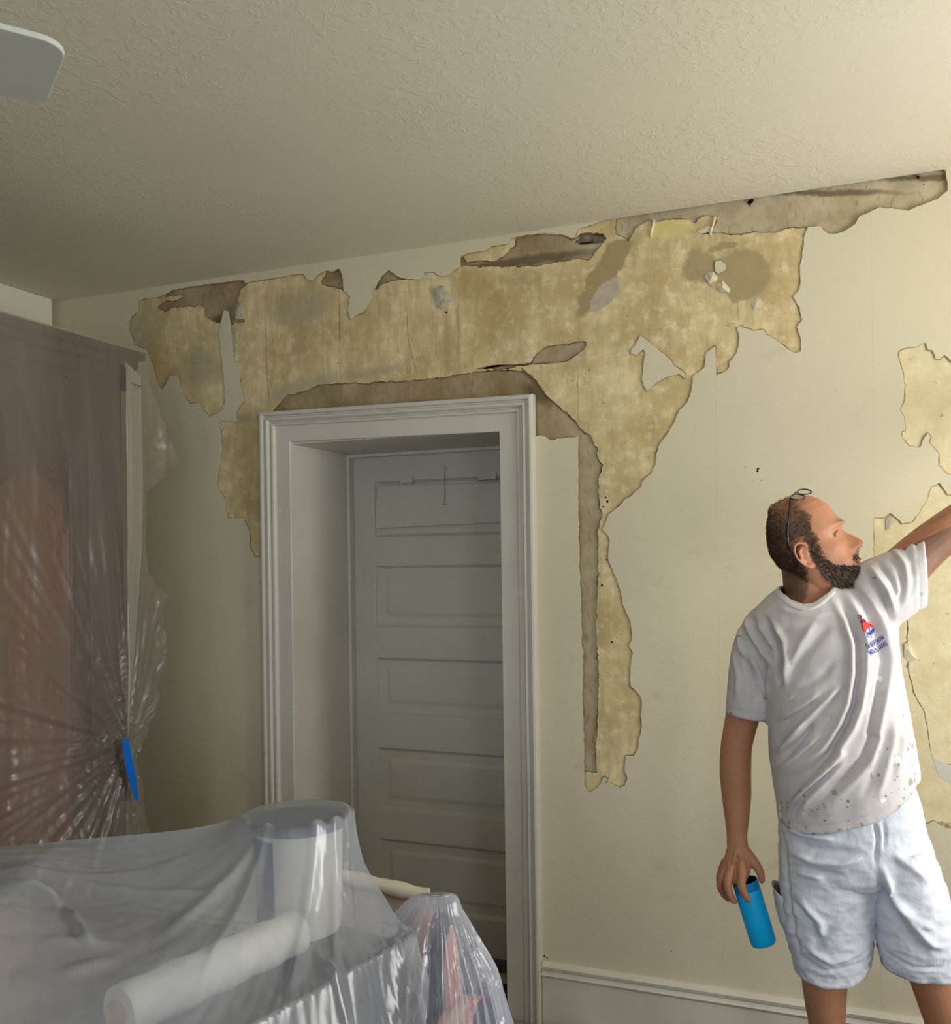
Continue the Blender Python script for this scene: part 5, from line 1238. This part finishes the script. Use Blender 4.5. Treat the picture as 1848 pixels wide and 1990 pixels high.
def word(txt, p0, p1, hb, hs, th=.58):
    """p0->p1 baseline in photo pixels; first letter taller"""
    polys = []; wd = {'I': .35, 'W': 1.25, 'M': 1.15}; tot = sum(wd.get(c, .85)+.32 for c in txt)-.32; dx, dy = (p1[0]-p0[0])/tot, (p1[1]-p0[1])/tot; L = math.hypot(p1[0]-p0[0], p1[1]-p0[1]); ux, uy = (p1[0]-p0[0])/L, (p1[1]-p0[1])/L
    vx_, vy_ = uy*1.0, -ux*1.0; cur = 0
    for i, c in enumerate(txt):
        w_ = wd.get(c, .85); H_ = hb if i == 0 else hs
        for st in LET[c]:
            q = [(p0[0]+dx*(cur+a*w_)+vx_*b*H_, p0[1]+dy*(cur+a*w_)+vy_*b*H_) for a, b in st]
            for a, b in zip(q[:-1], q[1:]):
                ex, ey = b[0]-a[0], b[1]-a[1]; l = math.hypot(ex, ey) or 1; ex, ey = ex/l, ey/l; px_, py_ = -ey*th, ex*th
                polys.append([(a[0]+px_-ex*.3, a[1]+py_-ey*.3), (b[0]+px_+ex*.3, b[1]+py_+ey*.3), (b[0]-px_+ex*.3, b[1]-py_+ey*.3), (a[0]-px_-ex*.3, a[1]-py_-ey*.3)])
        cur += w_+.32
    return polys
project(word('SHERWIN', LG((715,1400))[0], LG((1190,1095))[0], 10.5, 8.2), 'printed_word', INKB, .003)
project(word('WILLIAMS', LG((800,1590))[0], LG((1300,1270))[0], 10.8, 8.2), 'printed_word', INKB, .003)

# ------------------------------------------------------------------ shorts
st_ = MB()
stack(st_, [(1450,1530,1752,.100,.0), (1500,1522,1768,.106,.0), (1530,1519,1777,.109,.0), (1570,1516,1788,.114,.0), (1620,1516,1798,.120,.0), (1660,1517,1812,.122,.0), (1690,1519,1824,.118,.0), (1705,1530,1815,.100,.0)], 2.4, 48)
stack(st_, [(1640,1520,1700,.112,.0), (1690,1518,1703,.114,.0), (1740,1521,1703,.110,.0), (1780,1526,1699,.106,.0), (1820,1536,1692,.100,.0), (1860,1546,1687,.096,.0), (1900,1555,1683,.093,.0), (1945,1562,1680,.091,.0)], 2.4, 40)
stack(st_, [(1640,1690,1806,.112,.0), (1690,1696,1824,.114,.0), (1740,1697,1840,.110,.0), (1780,1700,1852,.106,.0), (1820,1707,1864,.100,.0), (1860,1717,1874,.096,.0), (1900,1723,1884,.093,.0), (1945,1728,1892,.091,.0)], 2.4, 40)
tme = remesh('shorts', st_, .0042, 9, .5)
H2_ = [(1540,1886),(1557,1893),(1600,1903),(1650,1905),(1678,1897),(1700,1888),(1724,1882),(1770,1892),(1848,1898),(1900,1896)]
h2x = [K(a, b, .05).x for a, b in H2_]; h2z = [K(a, b, .05).z for a, b in H2_]
V = co(tme); N_ = nrm(tme)
def ridg(x, y, z, s): return (1-2.6*abs(fbm(x, y, z+s, 3)))
cen = K(1700, 1680).x
extra = []
for v in V:
    x, y, z = v; fade = .5+.5*lin(K(1600,1660).z, K(1600,1800).z, z)
    a = .0042*ridg(x*7+z*6, y*6, z*16, 2)+.0030*ridg(x*16-z*10, y*12, z*22, 8)+.0013*ridg(x*45, y*40, z*45, 5)
    extra.append(1.35*a*fade-.0016*math.exp(-((z-float(np.interp(x, h2x, h2z))-.024)/.0028)**2))
SF = [(a2((600,740),(760,770),(960,780)), .007, .005), (a2((620,880),(780,930),(960,940),(1120,900)), .007, .006), (a2((640,820),(800,850),(1100,860)), .008, -.004), (a2((620,980),(820,1000),(1000,1010)), .007, -.004), (a2((660,1000),(860,1040)), .006, .005),
      (a2((640,1190),(760,1340),(820,1470),(900,1370)), .008, -.007), (a2((700,1180),(830,1330),(850,1460)), .007, .006), (a2((850,1400),(930,1330),(1060,1240)), .008, -.004),
      (a2((1230,950),(1290,1120),(1420,1320),(1560,1480),(1680,1540)), .008, .007), (a2((1200,1000),(1260,1180),(1390,1400),(1520,1540)), .009, -.007), (a2((1290,880),(1420,960),(1560,1090)), .008, .004), (a2((1330,1180),(1480,1330),(1600,1400)), .008, .005),
      (a2((1180,670),(1205,780),(1195,870),(1190,960)), .0035, -.006), (a2((1240,660),(1255,760),(1245,860)), .0035, -.003), (a2((740,1500),(900,1600),(1080,1560)), .006, .005), (a2((700,1590),(860,1660),(1100,1620)), .004, -.003), (a2((1270,1560),(1450,1640),(1680,1640)), .004, -.003),
      (a2((560,700),(600,900),(625,1180),(660,1400),(720,1620)), .005, -.004)]
V = V+N_*(np.array(extra)+poly_field(V, SF, 1.9)*np.clip(-N_[:, 1]*1.6+.2, 0, 1))[:, None]; setco(tme, V)
hz2 = lambda c: float(np.interp(c.x, h2x, h2z))
wz = K(1600, 1480).z
trim(tme, lambda c: c.z < hz2(c) or c.z > wz, lambda v: setattr(v.co, 'z', hz2(v.co) if v.co.z < wz-.1 else wz))
def m_shorts():
    t = NT('white_painter_cotton'); p = t.n('ShaderNodeTexCoord').outputs['Object']; sep = t.n('ShaderNodeSeparateXYZ'); t.l(p, sep.inputs[0])
    c = t.mix(t.map(t.noise(p, 6, 4), .4, .65), (.71, .75, .84), (.64, .68, .76))
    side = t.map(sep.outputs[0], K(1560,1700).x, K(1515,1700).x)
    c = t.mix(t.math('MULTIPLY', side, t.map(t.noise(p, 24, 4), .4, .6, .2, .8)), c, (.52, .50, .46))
    b = t.bsdf(Base_Color=c, Roughness=.85, Specular_IOR_Level=.2)
    t.l(t.bump(t.math('ADD', t.noise(p, 50, 5, .65), t.noise(p, 16, 3, .6, 1.0)), .4, .005), b.inputs['Normal']); return t.m
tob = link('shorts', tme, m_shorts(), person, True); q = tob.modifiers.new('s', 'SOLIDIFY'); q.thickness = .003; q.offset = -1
# hip pocket pouch standing open, with a clip inside
pk = MB(); rows = [(1716,1500,1540,.045,.01), (1722,1503,1542,.046,.01), (1760,1508,1548,.046,.01), (1790,1516,1556,.042,.01), (1815,1530,1566,.034,.01), (1840,1545,1572,.022,.01)]
v = []; nP = 28
for (py, xl_, xr_, hd, wc) in rows:
    a, b = K(xl_, py, wc), K(xr_, py, wc); c_ = (a+b)/2; h_ = (b-a).length/2
    for k in range(nP):
        t_ = 2*math.pi*k/nP; v.append((c_.x+h_*math.cos(t_), c_.y+hd*math.sin(t_), c_.z-(.034*(math.cos(t_)*.5+.5) if py < 1730 else 0)))
f = [(i*nP+k, i*nP+(k+1) % nP, (i+1)*nP+(k+1) % nP, (i+1)*nP+k) for i in range(len(rows)-1) for k in range(nP)]+[tuple((len(rows)-1)*nP+k for k in range(nP))]
pko = mesh('pocket', v, f, bpy.data.materials['white_painter_cotton'], tob, True); q = pko.modifiers.new('s', 'SOLIDIFY'); q.thickness = .002
# shoes (outside the picture)
SHOE = mat_simple('white_canvas_shoe', (.6, .58, .54), .8, .2); SOLE = mat_simple('dark_sole', (.05, .05, .05), .8, .2)
for fx in (1600, 1858):
    c = K(fx, 2280, 0); y0 = c.y
    mb = MB(); mb.tube([(c.x, y0+.065, .045), (c.x, y0+.03, .05), (c.x, y0-.05, .047), (c.x, y0-.12, .038), (c.x, y0-.165, .03), (c.x, y0-.185, .026)], [(.022,.026), (.046,.040), (.042,.044), (.034,.047), (.026,.042), (.012,.022)], 16, True, (0, 0, 1))
    s_o = mb.build('shoe', SHOE, person, smooth=True)
    mb = MB(); n_ = 24; v = []
    for zz_ in (.0, .016):
        for k in range(n_):
            a = 2*math.pi*k/n_; v.append((c.x+.046*math.cos(a), y0-.055+.135*math.sin(a), zz_))
    mb.add(v, [tuple(range(n_)), tuple(range(n_, 2*n_))]+[(k, (k+1) % n_, n_+(k+1) % n_, n_+k) for k in range(n_)]).build('sole', SOLE, s_o)

def place(o):       # a thing of its own, built in the man's frame: put it in the world
    o.matrix_world = MWORLD.copy()
# ------------------------------------------------------------------ bottle in his hand
bt, bb = K(1447, 1711, .020), K(1484.5, 1834, .010); axb = (bt-bb); LB = axb.length; axb.normalize(); Mb = axb.to_track_quat('Z', 'Y').to_matrix()
BLUEB = mat_simple('cyan_matte_bottle', (.0, .47, .95), .38, .4); BLUED = mat_simple('darker_blue_collar', (.0, .25, .60), .4, .4); BLK = mat_simple('black_lining', (.01, .01, .012), .5, .3)
root = empty('water_bottle'); r_ = .0312
body_b = MB().lathe([(.001, 0), (r_-.006, 0), (r_-.002, .0015), (r_, .006), (r_+.0006, .05), (r_+.0006, LB-.024), (r_, LB-.022)], bb, 40, Mb, cap=False).build('body', BLUEB, auto=40)
col_b = MB().lathe([(r_-.0004, LB-.0225), (r_+.0002, LB-.020), (r_+.0002, LB-.001), (r_-.0008, LB), (r_-.0022, LB-.001)], bb, 40, Mb, cap=False).build('neck_band', BLUED, auto=40)
lin_b = MB().lathe([(r_-.0022, LB-.001), (r_-.003, LB-.06), (.001, LB-.062)], bb, 40, Mb, cap=False).build('lining', BLK, auto=40)
root.matrix_world = MWORLD @ Matrix.Translation(bb)
for o in (body_b, col_b, lin_b): o.parent = root; o.matrix_parent_inverse = Matrix.Translation(-bb)
tag(root, 'bright cyan cylindrical bottle with a black opening held in his lowered hand', 'bottle')
# ------------------------------------------------------------------ reading glasses pushed up on his head
FRM = mat_simple('black_glossy_frame', (.015, .013, .012), .25, .5)
LNS = NT('thin_lens'); a_ = LNS.n('ShaderNodeBsdfTransparent'); b_ = LNS.n('ShaderNodeBsdfGlossy'); b_.inputs['Roughness'].default_value = .05; mx = LNS.n('ShaderNodeMixShader'); mx.inputs[0].default_value = .45
LNS.l(a_.outputs[0], mx.inputs[1]); LNS.l(b_.outputs[0], mx.inputs[2]); LNS.l(mx.outputs[0], LNS.out.inputs[0]); LNS = LNS.m
gr = empty('reading_glasses'); g0 = K(1549.5, 970, .045); gr.matrix_world = MWORLD @ Matrix.Translation(g0)
obs_ = []
c1__ = K(1550, 966, .052); c2__ = K(1563, 956, -.024); parts = []
def rimpts(c):
    e1_ = Vector((.0158, 0, -.0022)); e2_ = Vector((.004, .021, .0072)); out = []
    for k in range(33):
        a = 2*math.pi*k/32; out.append(c+e1_*math.cos(a)+e2_*math.sin(a)*(1-.12*math.cos(a)))
    return out
for c in (c1__, c2__):
    r = rimpts(c); parts.append(MB().tube(r, .0018, 8, False).build('rim', FRM, smooth=True))
    parts.append(mesh('lens', [c]+[c+(p-c)*.97 for p in r[:-1]], [(0, 1+k, 1+(k+1) % 32) for k in range(32)], LNS))
parts.append(MB().tube([c1__+Vector((-.012, .018, .004)), (c1__+c2__)/2+Vector((-.012, 0, .006)), c2__+Vector((-.014, -.018, -.004))], .0016, 8).build('bridge', FRM, smooth=True))
nl = [K(1535,969,.064), K(1534.5,985,.068), K(1533,1005,.0785), K(1530,1030,.0835), K(1531,1052,.0840), K(1536,1072,.0825)]
parts.append(MB().tube(nl, [.0016,.0020,.0018,.0026,.0026,.0018], 8).build('temple', FRM, smooth=True))
parts.append(MB().tube([p+Vector((.004, 2*(-p.y)-.0, .0)) for p in nl], [.0016,.0020,.0018,.0026,.0026,.0018], 8).build('temple', FRM, smooth=True))
for o in parts: o.parent = gr; o.matrix_parent_inverse = Matrix.Translation(-g0)
tag(gr, 'thin dark-framed reading glasses pushed up on top of his head', 'glasses')
# ------------------------------------------------------------------ black clip in the pocket
ct = empty('pocket_knife'); p0_ = K(1507, 1722, .022); ct.matrix_world = MWORLD @ Matrix.Translation(p0_)
cl_ = [K(1505.5,1735,.024), K(1505,1724,.024), K(1507.5,1719,.024), K(1511,1722,.024), K(1513,1735,.024), K(1519,1750,.020)]
x1 = MB().tube(cl_, [.0016,.0018,.0018,.0018,.0022,.003], 8).build('clip', mat_simple('black_metal_clip', (.01, .01, .012), .4, .5), smooth=True)
x2 = MB().tube([K(1512,1724,.016), K(1519,1742,.014), K(1524,1756,.012)], [.0035,.0040,.0035], 8).build('handle', bpy.data.materials['black_metal_clip'], smooth=True)
x3 = MB().tube([K(1515,1704,.008), K(1524,1738,.006)], [.0014,.0016], 6).build('blade', mat_simple('steel', (.5,.5,.5), .3, .5, 1.0), smooth=True)
for o in (x1, x2, x3): o.parent = ct; o.matrix_parent_inverse = Matrix.Translation(-p0_)
tag(ct, 'small tool with a black clip sticking out of the open shorts pocket', 'tool')
